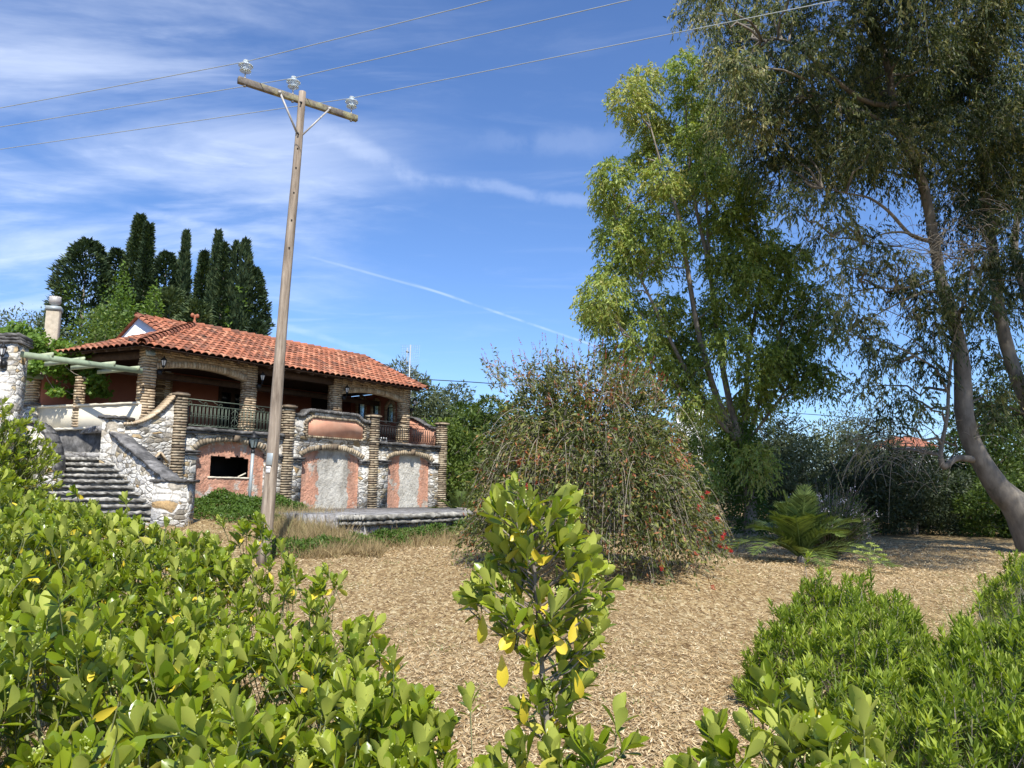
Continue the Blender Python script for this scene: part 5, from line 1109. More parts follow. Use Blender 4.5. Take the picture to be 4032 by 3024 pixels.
# distant wood on the hill, and two far houses
f = MB(); n = 30000; px = rng.uniform(-600, 4700, n); dd = rng.uniform(105, 150, n); b = np.stack([(px-2016)/F*dd, dd], 1); z0 = zg(b[:, 0], b[:, 1]); top = np.array([P(q, 1700, 120)[2] for q in (2000,)])[0]
h = (5+2.5*np.sin(px*.013)+1.8*np.sin(px*.041+dd)+1.2*np.sin(px*.11))*rng.uniform(.05, 1, n)
B = np.stack([b[:, 0], b[:, 1], z0+h], 1); leaves(f, B, nrm(rng.normal(0, 1, (n, 3))), runit(n), rng.uniform(.9, 1.8, n), rng.uniform(.5, .9, n), rng.normal(.35, .2, n))
tag(f.build('distant_wood', M['olive']), 'dark wooded hillside far beyond the clearing', 'woodland', kind='stuff')
def farhouse(label, px, py, D, w_, rot, roof=True):
    c = P(px, py, D); z = float(zg(c[0], c[1])); t = thing('far_house', label, 'house', (c[0], c[1], z), rot); hh = c[2]-z
    mb = MB(); mb.box((0, 0, hh/2), (w_/2, 2.5, hh/2)); mb.build('wall', M['white_plaster'], t)
    mb = MB(); mb.box((-w_*.2, -2.53, hh-1.0), (.4, .02, .5)); mb.box((w_*.2, -2.53, hh-1.0), (.4, .02, .5)); mb.build('window', M['dark_glass'], t)
    if not roof: return
    mb = MB(); e = w_/2+.4; mb.add([(-e, -2.9, hh), (e, -2.9, hh), (e, 2.9, hh), (-e, 2.9, hh), (-e+1.5, 0, hh+1.5), (e-1.5, 0, hh+1.5)], [[0, 1, 5, 4], [2, 3, 4, 5]], [[1, 2, 5], [3, 0, 4]], .5); mb.build('roof', M['tile'], t)
farhouse('small far white house with orange roof seen between the dark olives and the curved trunk', 3565, 1762, 108, 6.0, .25)
farhouse('distant white house glimpsed behind the eucalyptus left of its trunk', 2715, 1620, 100, 3.4, -.2, False)

# ------------------------------------------------------------------ vine over the pergola
vn = thing('grape_vine', 'bright green grape vine trailing over the pergola', 'vine', P(200, 1500, 24.0)); v0 = P(200, 1500, 24.0); f = MB(); s_ = MB()
for q, (a, b) in enumerate([(130, 330), (230, 320), (60, 300), (20, 270), (330, 345), (430, 375), (520, 405), (600, 430), (635, 470), (600, 530), (560, 600), (650, 640), (690, 665), (600, 650), (350, 620), (375, 650), (270, 480), (250, 430), (340, 500), (420, 530), (480, 440), (180, 500), (140, 545), (510, 560), (640, 580), (380, 440), (200, 390), (300, 400), (450, 660), (160, 290), (240, 270), (120, 240), (400, 350), (560, 420)]):
    d_ = 24.2+.0022*a+rng.normal(0, .35); c = P(a/1.659, 1150+b/1.659, d_)-v0; m_ = 150 if b < 600 else 95; R_ = np.array([.36, .5, .25])*(1 if b < 600 else .62)
    u = runit(m_); B = c+u*R_*rng.uniform(.4, 1, m_)[:, None]; leaves(f, B, nrm(rng.normal(0, 1, (m_, 3))+[0, -.4, -.6]), nrm(rng.normal(0, .6, (m_, 3))+[.2, -.8, .6]), rng.uniform(.09, .17, m_), rng.uniform(.09, .15, m_), rng.normal(.5, .2, m_)-.15*(u[:, 2] < -.3))
    if q: limb(s_, c, cp_, .012, .008, -.1, 5, 4, .08)
    cp_ = c
f.build('foliage', M['vine'], vn); s_.build('stem', M['bark'], vn)

# ------------------------------------------------------------------ palms and oleander
def palm(label, base, H, nf, spread, seedtilt=0.0, group='young fan of palm fronds at ground level'):
    t = thing('young_palm', label, 'palm', base, 0, 'young palms on the grass'); 
    mb = MB(); mb.lathe((0, 0, 0), [(.10, -.05), (.11, .05), (.08, .14), (.03, .22)], 10); mb.build('trunk', M['bark'], t)
    for i in range(nf):
        a = i*2.399+.3; el = radians(86-58*(i/nf)+rng.uniform(-9, 9)); Lf = spread*rng.uniform(.85, 1.1)*(.8+.2*(i/nf)); droop = .14+.42*(i/nf)+rng.uniform(-.06, .1)
        D0 = np.array([[cos(a)*cos(el), sin(a)*cos(el), sin(el)]]); kk = 34; f = MB()
        tt = np.linspace(0, 1, 9)[:, None]; pts = np.array([0, 0, .12])+D0*Lf*tt+np.array([0, 0, -1])*droop*Lf*tt**2.2; pts[:, 2] = np.maximum(pts[:, 2], .06)
        f.tube(pts, np.linspace(.02, .005, 9), 4, .6, False)
        t2_ = np.linspace(.12, .99, kk); c = np.stack([np.interp(t2_, tt[:, 0], pts[:, q]) for q in range(3)], 1); tg = nrm(np.gradient(c, axis=0)); sd = nrm(np.cross(tg, [0, 0, 1])); upv_ = np.cross(sd, tg)
        for s in (-1, 1):
            d = nrm(tg*.62+sd*s*.78+upv_*.22+rng.normal(0, .06, (kk, 3))); ll = Lf*.27*np.sin(pi*np.clip(t2_*.9+.12, 0, 1))**.6
            leaves(f, c, d, upv_, ll*rng.uniform(.9, 1.1, kk), .046, rng.normal(.5, .2, kk), -.12)
        f.build('frond', M['palm'], t)
pb_p = P(3150, 2130, 19.2); palm('large young palm with arching fronds on the mown ground', (pb_p[0], pb_p[1], float(zg(pb_p[0], pb_p[1]))), 2, 32, 2.35)
pq = P(1815, 1960, 32); palm('smaller palm half hidden behind the bottlebrush bush, right of the patio', (pq[0], pq[1], float(zg(pq[0], pq[1]))), 2, 20, 2.0)
ob = P(3260, 2100, 22.0); ob[2] = float(zg(ob[0], ob[1])); ol = thing('oleander_shrub', 'dark oleander shrub with pale pink flowers behind the palm', 'shrub', ob); f = MB(); g = MB(); s_ = MB()
n = 700; a = rng.uniform(0, 2*pi, n); r = rng.uniform(0, 1, n)**.6; P0 = np.stack([.25*np.cos(a), .25*np.sin(a), rng.uniform(.1, .5, n)], 1); D0 = nrm(np.stack([np.cos(a)*r, np.sin(a)*r, .9+0*a], 1)); Ln = rng.uniform(1.0, 2.1, n)*(1-.25*r)
pos, tan = sprays(P0, D0, Ln, 14, .25*r); m_ = len(pos); leaves(f, pos, nrm(tan+rng.normal(0, .6, (m_, 3))), runit(m_), rng.uniform(.10, .17, m_), .028, rng.normal(.3, .2, m_)); twigs(s_, P0, D0, Ln, .25*r, .008, 5)
e = P0+D0*Ln[:, None]-np.array([0, 0, 1])*(.25*r*Ln)[:, None]
for i in rng.choice(n, 55, replace=False): leaves(g, e[i]+rng.normal(0, .05, (14, 3)), runit(14), runit(14), .045, .035, rng.uniform(0, 1, 14))
f.build('foliage', M['green'], ol); g.build('blossoms', M['petal'], ol); s_.build('stem', M['bark'], ol)

# ------------------------------------------------------------------ close shrubs with glossy whorled leaves
tr_ = np.array([0, .18, .42, .68, .88, 1.0]); tw2 = np.array([.10, .38, .80, 1.0, .72, .10])
TV = np.array([[x*wv/2, t_, 0] for t_, wv in zip(tr_, tw2) for x in (-1, 0, 1)], float)
TQ = np.array([[r*3+c, r*3+c+1, r*3+c+4, r*3+c+3] for r in range(5) for c in (0, 1)])
def bigleaves(mb, B, Y, Z, ln, wd, tint, fold=.35, curl=.25):
    n = len(B); Y = nrm(Y); X_ = nrm(np.cross(Y, Z)); Z_ = np.cross(X_, Y); ln = np.broadcast_to(ln, n); wd = np.broadcast_to(wd, n); curl = np.broadcast_to(curl, n)
    x = TV[None, :, 0]*wd[:, None]; y = TV[None, :, 1]*ln[:, None]; z = np.abs(x)*fold + (-curl[:, None]*ln[:, None]*TV[None, :, 1]**2)
    V = B[:, None] + x[..., None]*X_[:, None] + y[..., None]*Y[:, None] + z[..., None]*Z_[:, None]
    Q = (np.arange(n)*len(TV))[:, None, None] + TQ[None]; mb.add(V.reshape(-1, 3), Q.reshape(-1, 4), tint=np.repeat(np.clip(np.broadcast_to(tint, n), 0, 1), len(TV)))
def shoots(mf, ms, mbud, Pt, A, k=10, L0=.078, yellow=.03, stem=.22, budp=.5):
    """leafy shoot tips: Pt positions, A axes"""
    n = len(Pt); A = nrm(A); ref = nrm(np.cross(A, runit(n))); r2 = np.cross(A, ref); sc_ = rng.uniform(.8, 1.2, n)
    for i in range(k):
        q = i/(k-1); ph = i*2.399+rng.uniform(-.35, .35, n)+0; tl_ = radians(8)+radians(52)*q**1.2+rng.normal(0, .16, n)
        rad = np.cos(ph)[:, None]*ref + np.sin(ph)[:, None]*r2; Y = A*np.cos(tl_)[:, None] + rad*np.sin(tl_)[:, None]; Z = A*np.sin(tl_)[:, None] - rad*np.cos(tl_)[:, None]
        B = Pt - A*(q*.055)[..., None] if np.isscalar(q) is False else Pt - A*(q*.055)
        ln = L0*sc_*(.72+.38*sin(pi*min(1, q*.9+.1)))*rng.uniform(.85, 1.15, n); tn = .55-.25*q+rng.normal(0, .13, n); tn = np.minimum(tn, .86)
        yl = (rng.uniform(size=n) < yellow*(q > .55)*2); tn[yl] = rng.uniform(.93, 1, yl.sum()); Y = np.where(yl[:, None], nrm(Y+[0, 0, -1.1]), Y)
        bigleaves(mf, B, Y, Z, ln, ln*rng.uniform(.40, .50, n), tn, .30, rng.uniform(-.05, .22, n))
    twigs(ms, Pt+A*.01, -A, np.full(n, stem), .15, .0032, 3)
    b = np.where(rng.uniform(size=n) < budp)[0]
    if len(b):
        m_ = 30; c = Pt[b] + A[b]*.02 + rng.normal(0, .012, (len(b), 3)); Bq = np.repeat(c, m_, 0)+rng.normal(0, .011, (len(b)*m_, 3)); leaves(mbud, Bq, runit(len(Bq)), runit(len(Bq)), .007, .006, rng.uniform(0, 1, len(Bq)))
HP = np.array([(-4.1, 6.2, 1.60), (-6, 5, 1.75), (-2.4, 5.2, 1.60), (-1.6, 4.8, 1.54), (-1.04, 4.4, 1.27), (-.67, 3.8, 1.12), (-.3, 2.9, 1.13), (0, 2.65, 1.15), (.36, 2.5, 1.09), (.62, 2.4, 1.10), (.85, 2.5, 1.18), (-3, 3, 1.30), (-1.5, 3, 1.14), (-1, 2, .95), (0, 2, .85), (1, 2, .85), (-3, 1.8, 1.18), (-2.2, 4.0, 1.40)])
def Hh(x, y):
    d2 = (x[:, None]-HP[:, 0])**2+(y[:, None]-HP[:, 1])**2+.03; w_ = d2**-1.6; return (w_*HP[:, 2]).sum(1)/w_.sum(1)
FX = np.array([-8, -4.1, -2.4, -1.6, -1.04, -.67, -.3, -.01, .36, .5, .62, .8, .98]); FY = np.array([7.2, 6.2, 5.3, 4.9, 4.45, 3.75, 2.9, 2.6, 2.45, 2.3, 2.35, 2.5, 2.25])
hc = np.array([(-4.6, 5.3), (-3.4, 3.0), (-2.0, 4.5), (-1.5, 2.7), (-.35, 2.2), (.72, 2.25)])
hl = ['glossy yellow green hedge shrub below the stone stairs at the left edge', 'glossy hedge shrub filling the bottom left corner of the picture', 'glossy hedge shrub whose tips overlap the base of the wooden pole and arch',
      'glossy hedge shrub in the foreground just right of the bottom left corner', 'glossy hedge shrub along the bottom edge beneath the tall sapling', 'small glossy shrub tip at the bottom edge right of the tall sapling']
n = 13500; x = rng.uniform(-6.2, 1.0, n); y = rng.uniform(1.7, 6.6, n); fy = np.interp(x, FX, FY); ok = (y < fy + .06*np.sin(x*9)) & (np.abs(x/y) < 1.0)
ok &= ~((np.sin(x*4.3+y*1.7)*np.sin(y*5.1-x*2.2) < -.5) & (rng.uniform(size=n) < .8)); x, y, fy = x[ok], y[ok], fy[ok]; H = Hh(x, y) + .11*np.sin(x*3.1+y*2.3)+.08*np.sin(x*7+2)*np.cos(y*6)+rng.normal(0, .035, len(x))
edge = np.clip((fy-y)/.16, 0, 1); lay = rng.uniform(0, 1, len(x)); dep = np.where(lay < .42, rng.uniform(0, .06, len(x)), rng.uniform(.06, .6, len(x))); z = H - dep - (1-edge)**2*rng.uniform(0, .4, len(x)) + .16*(rng.uniform(size=len(x)) < .035)*rng.uniform(.3, 1, len(x))
A = np.stack([rng.normal(0, .42, len(x)), rng.normal(-.12, .42, len(x))+(1-edge)*.5, np.ones(len(x))], 1)
own = np.argmin((x[:, None]-hc[:, 0])**2+(y[:, None]-hc[:, 1])**2, 1); Pt = np.stack([x, y, z], 1)
for i, lab in enumerate(hl):
    c0 = np.array([hc[i, 0], hc[i, 1], 0]); t = thing('hedge_shrub', lab, 'shrub', c0, 0, 'glossy leaved shrubs of the foreground hedge'); mf, ms, mu = MB(), MB(), MB(); s = own == i
    far = hc[i, 1] > 4; shoots(mf, ms, mu, Pt[s]-c0, A[s], 10, .066 if far else .076, .035, .25, .6)
    for q in rng.choice(np.where(s)[0], min(s.sum(), 60), replace=False): limb(ms, (rng.normal(0, .15), rng.normal(0, .15), 0), Pt[q]-c0-(0, 0, .12), .012, .004, .03, 5, 4, .05)
    mf.build('foliage', M['hedge'], t, smooth=True); ms.build('stems', M['stem'], t); mu.build('flower_buds', M['hedge_flower'], t)
# tall bush at the left edge
def dome_bush(label, c, R, n, L0, yellow=.02, name='hedge_shrub'):
    c0 = np.array([c[0], c[1], 0.0]); t = thing(name, label, 'shrub', c0, 0, 'glossy leaved shrubs of the foreground hedge'); u = runit(n); u[:, 2] = np.abs(u[:, 2])*1.0-.35*(rng.uniform(size=n) < .4)
    u = nrm(u); rad = rng.uniform(.5, 1, n)**.4*(1+.14*np.sin(u[:, 0]*7+u[:, 2]*5)+.1*np.sin(u[:, 1]*9)); P_ = u*np.array(R)*rad[:, None]+[0, 0, c[2]]; k_ = P_[:, 2] > .3
    mf, ms, mu = MB(), MB(), MB(); shoots(mf, ms, mu, P_[k_], (u*[1, 1, .6]+[0, 0, .9]+rng.normal(0, .25, (n, 3)))[k_], 9, L0, yellow, .3, .25)
    for q in np.where(k_)[0][::12]: limb(ms, (rng.normal(0, .1), rng.normal(0, .1), 0), P_[q], .015, .004, .03, 6, 4, .05)
    mf.build('foliage', M['hedge'], t, smooth=True); ms.build('stems', M['stem'], t); mu.build('flower_buds', M['hedge_flower'], t)
dome_bush('tall rounded glossy shrub in front of the curved wall at the left edge', (-5.2, 7.2, 1.15), (.86, .85, 1.32), 2600, .060)
dome_bush('lower glossy shrub in front of the stair foot, right of the tall left shrub', (-4.38, 6.7, .85), (.62, .6, .78), 1300, .060)

# tall sapling in the middle
S0 = P(2165, 2990, 2.5); S0g = np.array([S0[0], 2.5, 0.0]); sp_ = thing('sapling', 'upright glossy sapling with yellowing leaves standing alone in the centre foreground', 'sapling', S0g)
mf, ms, mu = MB(), MB(), MB()
main = [P(*q, 2.5)-S0g for q in ((2165, 2990), (2150, 2800), (2125, 2560), (2118, 2400), (2100, 2200), (2090, 2060), (2060, 1960))]
main = [np.array([main[0][0], 0, 0])] + main; pts = np.array(main); ms.tube(pts, [.0105, .010, .0095, .009, .0075, .0055, .004, .0025], 8)
wh = [(2040, 1905), (2000, 1935), (2085, 1960), (1965, 1985), (1935, 2000), (2030, 2020), (2070, 2030), (2215, 1920), (2235, 1965), (2200, 1990), (2120, 2010), (2250, 2030), (2160, 2050), (2020, 2090), (1975, 2120), (2060, 2110), (2130, 2110), (2200, 2100), (2240, 2110),
      (2310, 2150), (2275, 2170), (2240, 2190), (2330, 2210), (2370, 2230), (2390, 2290), (2300, 2270), (2220, 2260), (1985, 2170), (1945, 2230), (1920, 2260), (1990, 2290), (1870, 2330), (1850, 2360), (1930, 2350), (1965, 2380), (2050, 2370), (2130, 2330), (2190, 2370), (2260, 2350), (2330, 2380), (2380, 2360), (2040, 2300), (2100, 2280), (2030, 2200), (1900, 2300),
      (1980, 2450), (2020, 2430), (2090, 2430), (2170, 2460), (2230, 2430), (2300, 2440), (2360, 2450), (2140, 2520), (2280, 2520), (2330, 2520), (2020, 2500), (2090, 2560), (2210, 2600), (2260, 2620), (2320, 2580), (2290, 2680), (2050, 2780), (2230, 2780)]
wh += [(2150+rng.normal(0, 95), rng.uniform(2120, 2720)) for _ in range(16)] + [(2160+rng.normal(0, 45), rng.uniform(2700, 2900)) for _ in range(6)]
Pt = np.array([P(a, b+18, 2.5+rng.normal(0, .06)) for a, b in wh])-S0g; tip = Pt-np.array([np.interp(Pt[:, 2], pts[:, 2], pts[:, 0]), np.interp(Pt[:, 2], pts[:, 2], pts[:, 1])*0, Pt[:, 2]]).T
A = nrm(tip*[5, 2, 0]+[0, 0, .8]+rng.normal(0, .22, Pt.shape)); shoots(mf, ms, mu, Pt, A, 10, .068, .04, .05, .7)
for q in Pt:
    zb_ = max(.2, q[2]-.07-.35*abs(q[0]-np.interp(q[2], pts[:, 2], pts[:, 0]))); limb(ms, (np.interp(zb_, pts[:, 2], pts[:, 0]), 0, zb_), q-(0, 0, .02), .0036, .0024, -.04, 5, 5, .03)
yl = [(2085, 2140, 1), (2180, 2500, 1), (2100, 2460, 0), (2030, 2490, 0), (1900, 2420, 1), (1975, 2580, 1), (2080, 2570, 1), (2270, 2430, 1), (2265, 2640, 1), (2060, 2730, 0)]
B = np.array([P(a, b, 2.44) for a, b, _ in yl])-S0g; m_ = len(B); Y = np.stack([rng.normal(0, .35, m_), rng.normal(-.2, .15, m_), -np.ones(m_)], 1); Z = np.stack([rng.normal(0, .35, m_), -np.ones(m_), rng.normal(.1, .1, m_)], 1)
bigleaves(mf, B, Y, Z, rng.uniform(.062, .092, m_), rng.uniform(.028, .040, m_), rng.uniform(.90, 1, m_), .45, rng.uniform(-.1, .35, m_))
mf.build('foliage', M['hedge'], sp_, smooth=True); ms.build('stem', M['bark'], sp_); mu.build('flower_buds', M['hedge_flower'], sp_)

# ------------------------------------------------------------------ lance leaved shrubs at the lower right
def lance_bush(label, poly, HPs, n, L0=.075):
    c0 = np.array([np.mean([p_[0] for p_ in poly]), np.mean([p_[1] for p_ in poly]), 0]); t = thing('lance_leaved_shrub', label, 'shrub', c0, 0, 'bright green shrubs at the lower right')
    pa = np.array(poly); x = rng.uniform(pa[:, 0].min(), pa[:, 0].max(), n*3); y = rng.uniform(pa[:, 1].min(), pa[:, 1].max(), n*3); ins = np.zeros(len(x), bool); m = len(pa); dmin = np.full(len(x), 9.0)
    for i in range(m):
        a, b = pa[i], pa[(i+1) % m]; cond = ((a[1] > y) != (b[1] > y)) & (x < (b[0]-a[0])*(y-a[1])/((b[1]-a[1])+1e-12)+a[0]); ins ^= cond
        ab = b-a; tt = np.clip(((x-a[0])*ab[0]+(y-a[1])*ab[1])/(ab@ab), 0, 1); dmin = np.minimum(dmin, np.hypot(x-a[0]-tt*ab[0], y-a[1]-tt*ab[1]))
    x, y, dmin = x[ins][:n], y[ins][:n], dmin[ins][:n]; hp = np.array(HPs); d2 = (x[:, None]-hp[:, 0])**2+(y[:, None]-hp[:, 1])**2+.02; w_ = d2**-1.8; H = (w_*hp[:, 2]).sum(1)/w_.sum(1)
    H = H*np.clip(.55+dmin/.5, 0, 1) + .09*np.sin(x*5+y*3)+.07*np.sin(x*11-y*7)+rng.normal(0, .045, len(x))+.20*(rng.uniform(size=len(x)) < .10)*rng.uniform(.3, 1, len(x)); z = H-np.where(rng.uniform(size=len(x)) < .55, rng.uniform(0, .05, len(x)), rng.uniform(.05, .35, len(x))); z = np.maximum(z, .08)
    Pt = np.stack([x, y, z], 1)-c0; out = nrm(Pt*[1, 1, 0]); A = nrm(np.stack([rng.normal(0, .25, len(x)), rng.normal(0, .25, len(x)), np.ones(len(x))], 1)+out*.25*(dmin < .3)[:, None]); n_ = len(x); ref = nrm(np.cross(A, runit(n_))); r2 = np.cross(A, ref)
    mf, ms = MB(), MB(); k = 17; sv_ = rng.normal(0, .1, n_)
    for i in range(k):
        q = i/(k-1); ph = i*2.399+rng.uniform(-.3, .3, n_); tl_ = radians(14)+radians(48)*q+rng.normal(0, .12, n_); rad = np.cos(ph)[:, None]*ref+np.sin(ph)[:, None]*r2; Y = A*np.cos(tl_)[:, None]+rad*np.sin(tl_)[:, None]; Z = A*np.sin(tl_)[:, None]-rad*np.cos(tl_)[:, None]
        leaves(mf, Pt-A*(q*.12), Y, Z, L0*(.6+.5*sin(pi*min(1, q+.15)))*rng.uniform(.8, 1.2, n_), L0*.26, .62-.35*q+sv_+rng.normal(0, .1, n_), -.12)
    twigs(ms, Pt, -A, np.full(n_, .3), .05, .003, 3)
    for q in range(0, n_, 9): limb(ms, Pt[q]*[.75, .75, 0]+rng.normal(0, .05, 3)*[1, 1, 0], Pt[q]-A[q]*.12, .007, .003, .02, 5, 4, .05)
    mf.build('foliage', M['lance'], t); ms.build('stems', M['bark'], t)
g_ = lambda px, D: ((px-2016)/F*D*1.0, D)
lance_bush('bright green lance leaved shrub with upright tips, nearest the open ground at lower right', [g_(2850, 7.0), g_(3020, 6.1), g_(3330, 5.5), g_(3560, 5.5), g_(3700, 6.8), g_(3560, 8.6), g_(3250, 9.0), g_(3000, 8.0)],
           [(*g_(2930, 7), .34), (*g_(3060, 7.6), .62), (*g_(3270, 8.3), .84), (*g_(3400, 8.3), .64), (*g_(3500, 8.3), .70), (*g_(3600, 7.5), .56), (*g_(3300, 6.8), .54), (*g_(3200, 6.2), .46), (*g_(3500, 5.9), .50)], 1150, .088)
lance_bush('bright green lance leaved shrub in the bottom right corner', [g_(3300, 5.3), g_(3420, 4.5), g_(3600, 4.0), g_(4500, 3.8), g_(4500, 6.6), g_(4000, 7.4), g_(3650, 6.9), g_(3500, 5.8)],
           [(*g_(3450, 5.0), .36), (*g_(3600, 4.6), .45), (*g_(3700, 6.4), .60), (*g_(4000, 6.6), .66), (*g_(4200, 5), .62), (*g_(3800, 4.6), .50), (*g_(4400, 6), .7)], 1450, .088)
lance_bush('bright green lance leaved shrub at the right edge, behind the tall grass', [g_(3790, 8.6), g_(3900, 8.0), g_(4300, 7.8), g_(4500, 9.6), g_(4000, 10.2), g_(3830, 9.6)],
           [(*g_(3850, 9), .85), (*g_(3930, 9.0), .98), (*g_(4100, 9), .9), (*g_(4300, 8.6), .8)], 650)
# grasses
def blades(mb, B, D0, ln, wd, droop, tint):
    n = len(B); k = 4; t = np.linspace(0, 1, k+1)[None, :, None]; L_ = np.broadcast_to(ln, n)[:, None, None]; Dr = np.broadcast_to(droop, n)[:, None, None]
    c = B[:, None]+D0[:, None]*L_*t+np.array([0, 0, -1.0])*Dr*L_*t*t; x = nrm(np.cross(D0, runit(n)))[:, None]; w_ = np.broadcast_to(wd, n)[:, None, None]*(1-t**1.5*.95)/2
    V = np.stack([c-x*w_, c+x*w_], 2).reshape(-1, 3); b = (np.arange(n)*(k+1)*2)[:, None]+(np.arange(k)*2)[None]; mb.add(V, np.stack([b, b+1, b+3, b+2], -1).reshape(-1, 4), tint=np.repeat(np.clip(np.broadcast_to(tint, n), 0, 1), (k+1)*2))
f = MB()
def gpatch(f, x, y, h, wd, tb, drp=(.1, .7), tilt=.3):
    n = len(x); B = np.stack([x, y, zg(x, y)], 1); blades(f, B, nrm(np.stack([rng.normal(0, tilt, n), rng.normal(0, tilt, n), np.ones(n)], 1)), h, wd, rng.uniform(*drp, n), tb+rng.normal(0, .18, n))
n = 4200; yy = rng.uniform(5.0, 8.8, n); xx = (rng.uniform(3720, 4400, n)-2016)/F*yy; gpatch(f, xx, yy, rng.uniform(.5, 1.0, n), .007, .5)
n = 800; yy = rng.uniform(4.2, 6.5, n); xx = (rng.uniform(3150, 4300, n)-2016)/F*yy; gpatch(f, xx, yy, rng.uniform(.6, .95, n), .008, .55, (.3, .9), .35)
n = 160; yy = rng.uniform(6.5, 8.5, n); xx = (rng.uniform(3300, 3900, n)-2016)/F*yy; gpatch(f, xx, yy, rng.uniform(.8, 1.15, n), .004, .9, (.05, .3), .15)
n = 900; yy = rng.uniform(9.5, 13, n); xx = (rng.uniform(3820, 4300, n)-2016)/F*yy; gpatch(f, xx, yy, rng.uniform(.4, .9, n), .008, .35)
tag(f.build('tall_grass', M['grass']), 'long loose green grass growing through the shrubs at the lower right', 'grass', kind='stuff')
# dry grass and weeds at the foot of the house
f = MB()
for lx0, lx1, ly0, ly1, n, h0, h1 in ((-.5, 3.8, -9.5, -5.5, 2600, .25, .65), (2.0, 5.2, -8.5, -4.5, 2600, .3, .7), (1.5, 4.6, -5.0, -.4, 2200, .3, .65), (-2.5, 1.5, -8.5, -4.0, 900, .2, .5)):
    lx = rng.uniform(lx0, lx1, n); ly = rng.uniform(ly0, ly1, n); w3 = HO[None]+U*lx[:, None]+Vv*ly[:, None]; cl_ = (np.sin(lx*5)+np.sin(ly*4+lx) > -.6); w3 = w3[cl_]; gpatch(f, w3[:, 0], w3[:, 1], rng.uniform(h0, h1, len(w3)), .012, .45, (.1, .8), .4)
for p0, p1, d0, d1, n_, h0, h1, tb_ in ((1040, 1520, 16.6, 19.6, 6500, .25, .6, .45), (1120, 1400, 18.5, 21.5, 6500, .4, .9, .6), (1060, 1330, 20, 24, 4500, .4, .8, .7), (1500, 1900, 19.8, 24.0, 2200, .1, .3, .45)):
    yy = rng.uniform(d0, d1, n_); xx = (rng.uniform(p0, p1, n_)-2016)/F*yy; kk_ = np.sin(xx*6)+np.sin(yy*5+xx*3) > -.7; gpatch(f, xx[kk_], yy[kk_], rng.uniform(h0, h1, kk_.sum()), .013, tb_, (.1, .8), .4)
tag(f.build('dry_grass', M['dry']), 'dry straw coloured grass along the foot of the house', 'dry grass', kind='stuff')
f = MB()
def weedpatch(f, cx, cy, R_, n, h, ln=.09):
    a = rng.uniform(0, 2*pi, n); r = rng.uniform(0, 1, n)**.5; x = cx+R_[0]*r*np.cos(a); y = cy+R_[1]*r*np.sin(a); H = h*np.sqrt(np.clip(1-r*r, .05, 1))*(1+.25*np.sin(x*5)*np.cos(y*4)); z = zg(x, y)+H*rng.uniform(.25, 1, n)**.5
    leaves(f, np.stack([x, y, z], 1), nrm(rng.normal(0, 1, (n, 3))+[0, 0, .2]), nrm(rng.normal(0, .5, (n, 3))+[0, -.3, 1]), ln*rng.uniform(.6, 1.3, n), ln*.55, rng.normal(.35, .2, n))
for lx, ly, rx_, ry_, n, h in ((1.2, -1.2, 1.4, .8, 6500, .55), (2.9, -1.3, 1.0, .7, 4000, .42), (.3, -3.0, 1.4, .8, 3500, .35)):
    c = L(lx, ly); weedpatch(f, c[0], c[1], (rx_, ry_), n, h)
for px, D, n, h in ((1330, 18.9, 1200, .4), (1440, 19.8, 1500, .35), (1540, 21.0, 1700, .4), (1640, 22.3, 1700, .42), (1740, 23.6, 1500, .4), (1830, 24.8, 1500, .5), (1900, 25.6, 1500, .7), (1240, 18.0, 900, .35), (1130, 17.2, 900, .4), (1770, 29.5, 1200, .6)):
    c = P(px, 2050, D); weedpatch(f, c[0], c[1]-.25, (.62, .4), n, h, .08)
tag(f.build('ground_ivy', M['ivy']), 'green ivy and bramble leaves covering the ground in front of the arches', 'ground cover', kind='stuff')
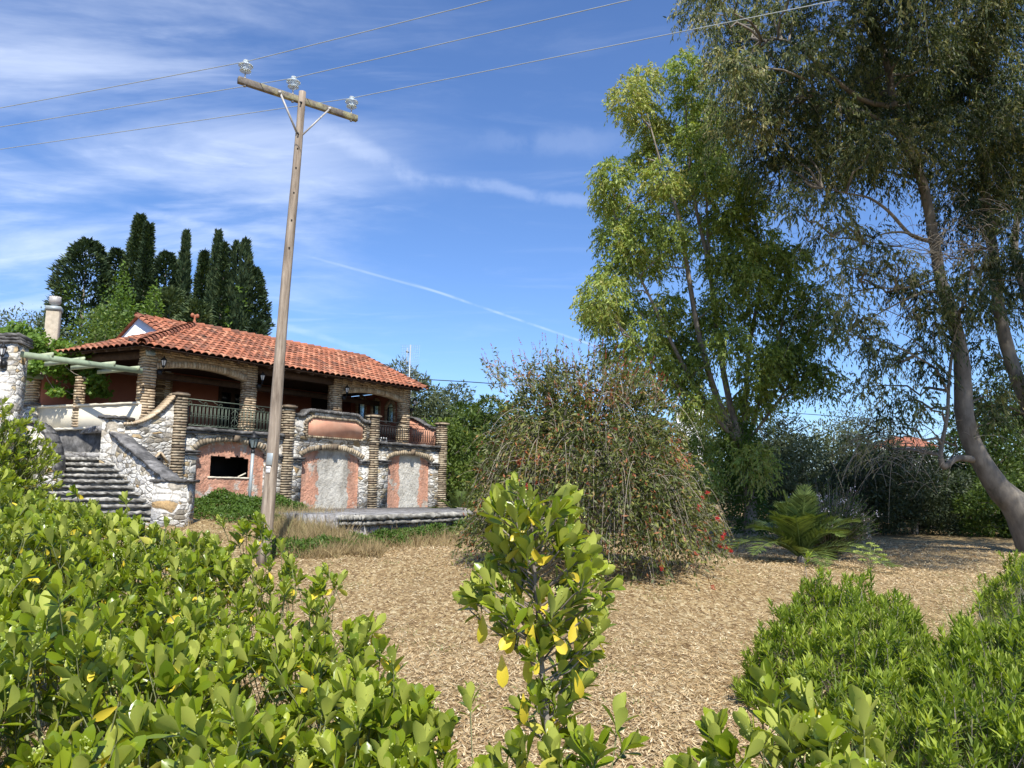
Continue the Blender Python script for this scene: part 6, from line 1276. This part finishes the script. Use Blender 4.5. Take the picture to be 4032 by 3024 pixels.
# umbel weed
ub = P(3430, 2420, 8.6); ub[2] = 0.0; uw = thing('umbel_weed', 'tall thin weed with flat yellow green flower heads in front of the palm shade', 'weed', ub); s_ = MB(); f = MB()
hd = [(3390, 2155), (3425, 2140), (3445, 2150), (3460, 2165), (3375, 2172), (3420, 2180), (3475, 2185), (3440, 2200), (3395, 2205), (3480, 2205), (3450, 2215)]; jn = P(3430, 2240, 8.6)-ub
s_.tube([(0, 0, 0), jn*.6, jn], [.006, .005, .004], 5)
for a, b in hd:
    c = P(a, b, 8.6+rng.normal(0, .08))-ub; s_.tube([jn, (jn+c)/2+(0, 0, -.02), c], .0025, 4); m_ = 110; aa_ = rng.uniform(0, 2*pi, m_); r = .042*rng.uniform(0, 1, m_)**.5; leaves(f, c+np.stack([r*np.cos(aa_), r*np.sin(aa_), .012-r*.3], 1), runit(m_), runit(m_), .013, .011, rng.uniform(0, .6, m_))
s_.build('stem', M['stem'], uw); f.build('flower_heads', M['hedge_flower'], uw)
# fallen leaves on the mown ground
f = MB(); n = 200000; r = 3.2*(34/3.2)**rng.uniform(0, 1, n); th = rng.uniform(radians(-34), radians(40), n); x = r*np.sin(th); y = r*np.cos(th)
lx = (x-HO[0])*U[0]+(y-HO[1])*U[1]; ly = (x-HO[0])*Vv[0]+(y-HO[1])*Vv[1]; ok = ~((ly > -9) & (lx < 3) & (x < -3)) & ~((lx > 2) & (lx < 14) & (ly > -8) & (ly < 6)); x, y, r = x[ok], y[ok], r[ok]; n = len(x)
a = rng.uniform(0, 2*pi, n); B = np.stack([x, y, zg(x, y)+rng.uniform(.004, .02, n)], 1); D_ = np.stack([np.cos(a), np.sin(a), rng.normal(.08, .16, n)], 1); s_ = np.clip(r/12, 1, 1.9)
leaves(f, B, D_, nrm(np.stack([rng.normal(0, .3, n), rng.normal(0, .3, n), np.ones(n)], 1)), rng.uniform(.035, .09, n)*s_, rng.uniform(.007, .015, n)*s_, rng.beta(2.2, 1.8, n), .15)
tag(f.build('leaf_litter', M['litter']), 'straw coloured fallen leaves scattered over the mown ground', 'leaf litter', kind='stuff')
f = MB(); n = 5200; c = rng.uniform(0, 1, (130, 2)); ci = rng.integers(0, 130, n); r = 4.5+22*c[ci, 0]**1.3; th = radians(-30)+radians(66)*c[ci, 1]; x = r*np.sin(th)+rng.normal(0, .16, n); y = r*np.cos(th)+rng.normal(0, .16, n)
ok = ~((y > 17) & (x < 1)); x, y = x[ok], y[ok]; gpatch(f, x, y, rng.uniform(.03, .09, len(x)), .006, .35, (.1, .6), .6)
tag(f.build('sparse_grass', M['grass']), 'sparse short green blades in the straw covered ground', 'grass', kind='stuff')
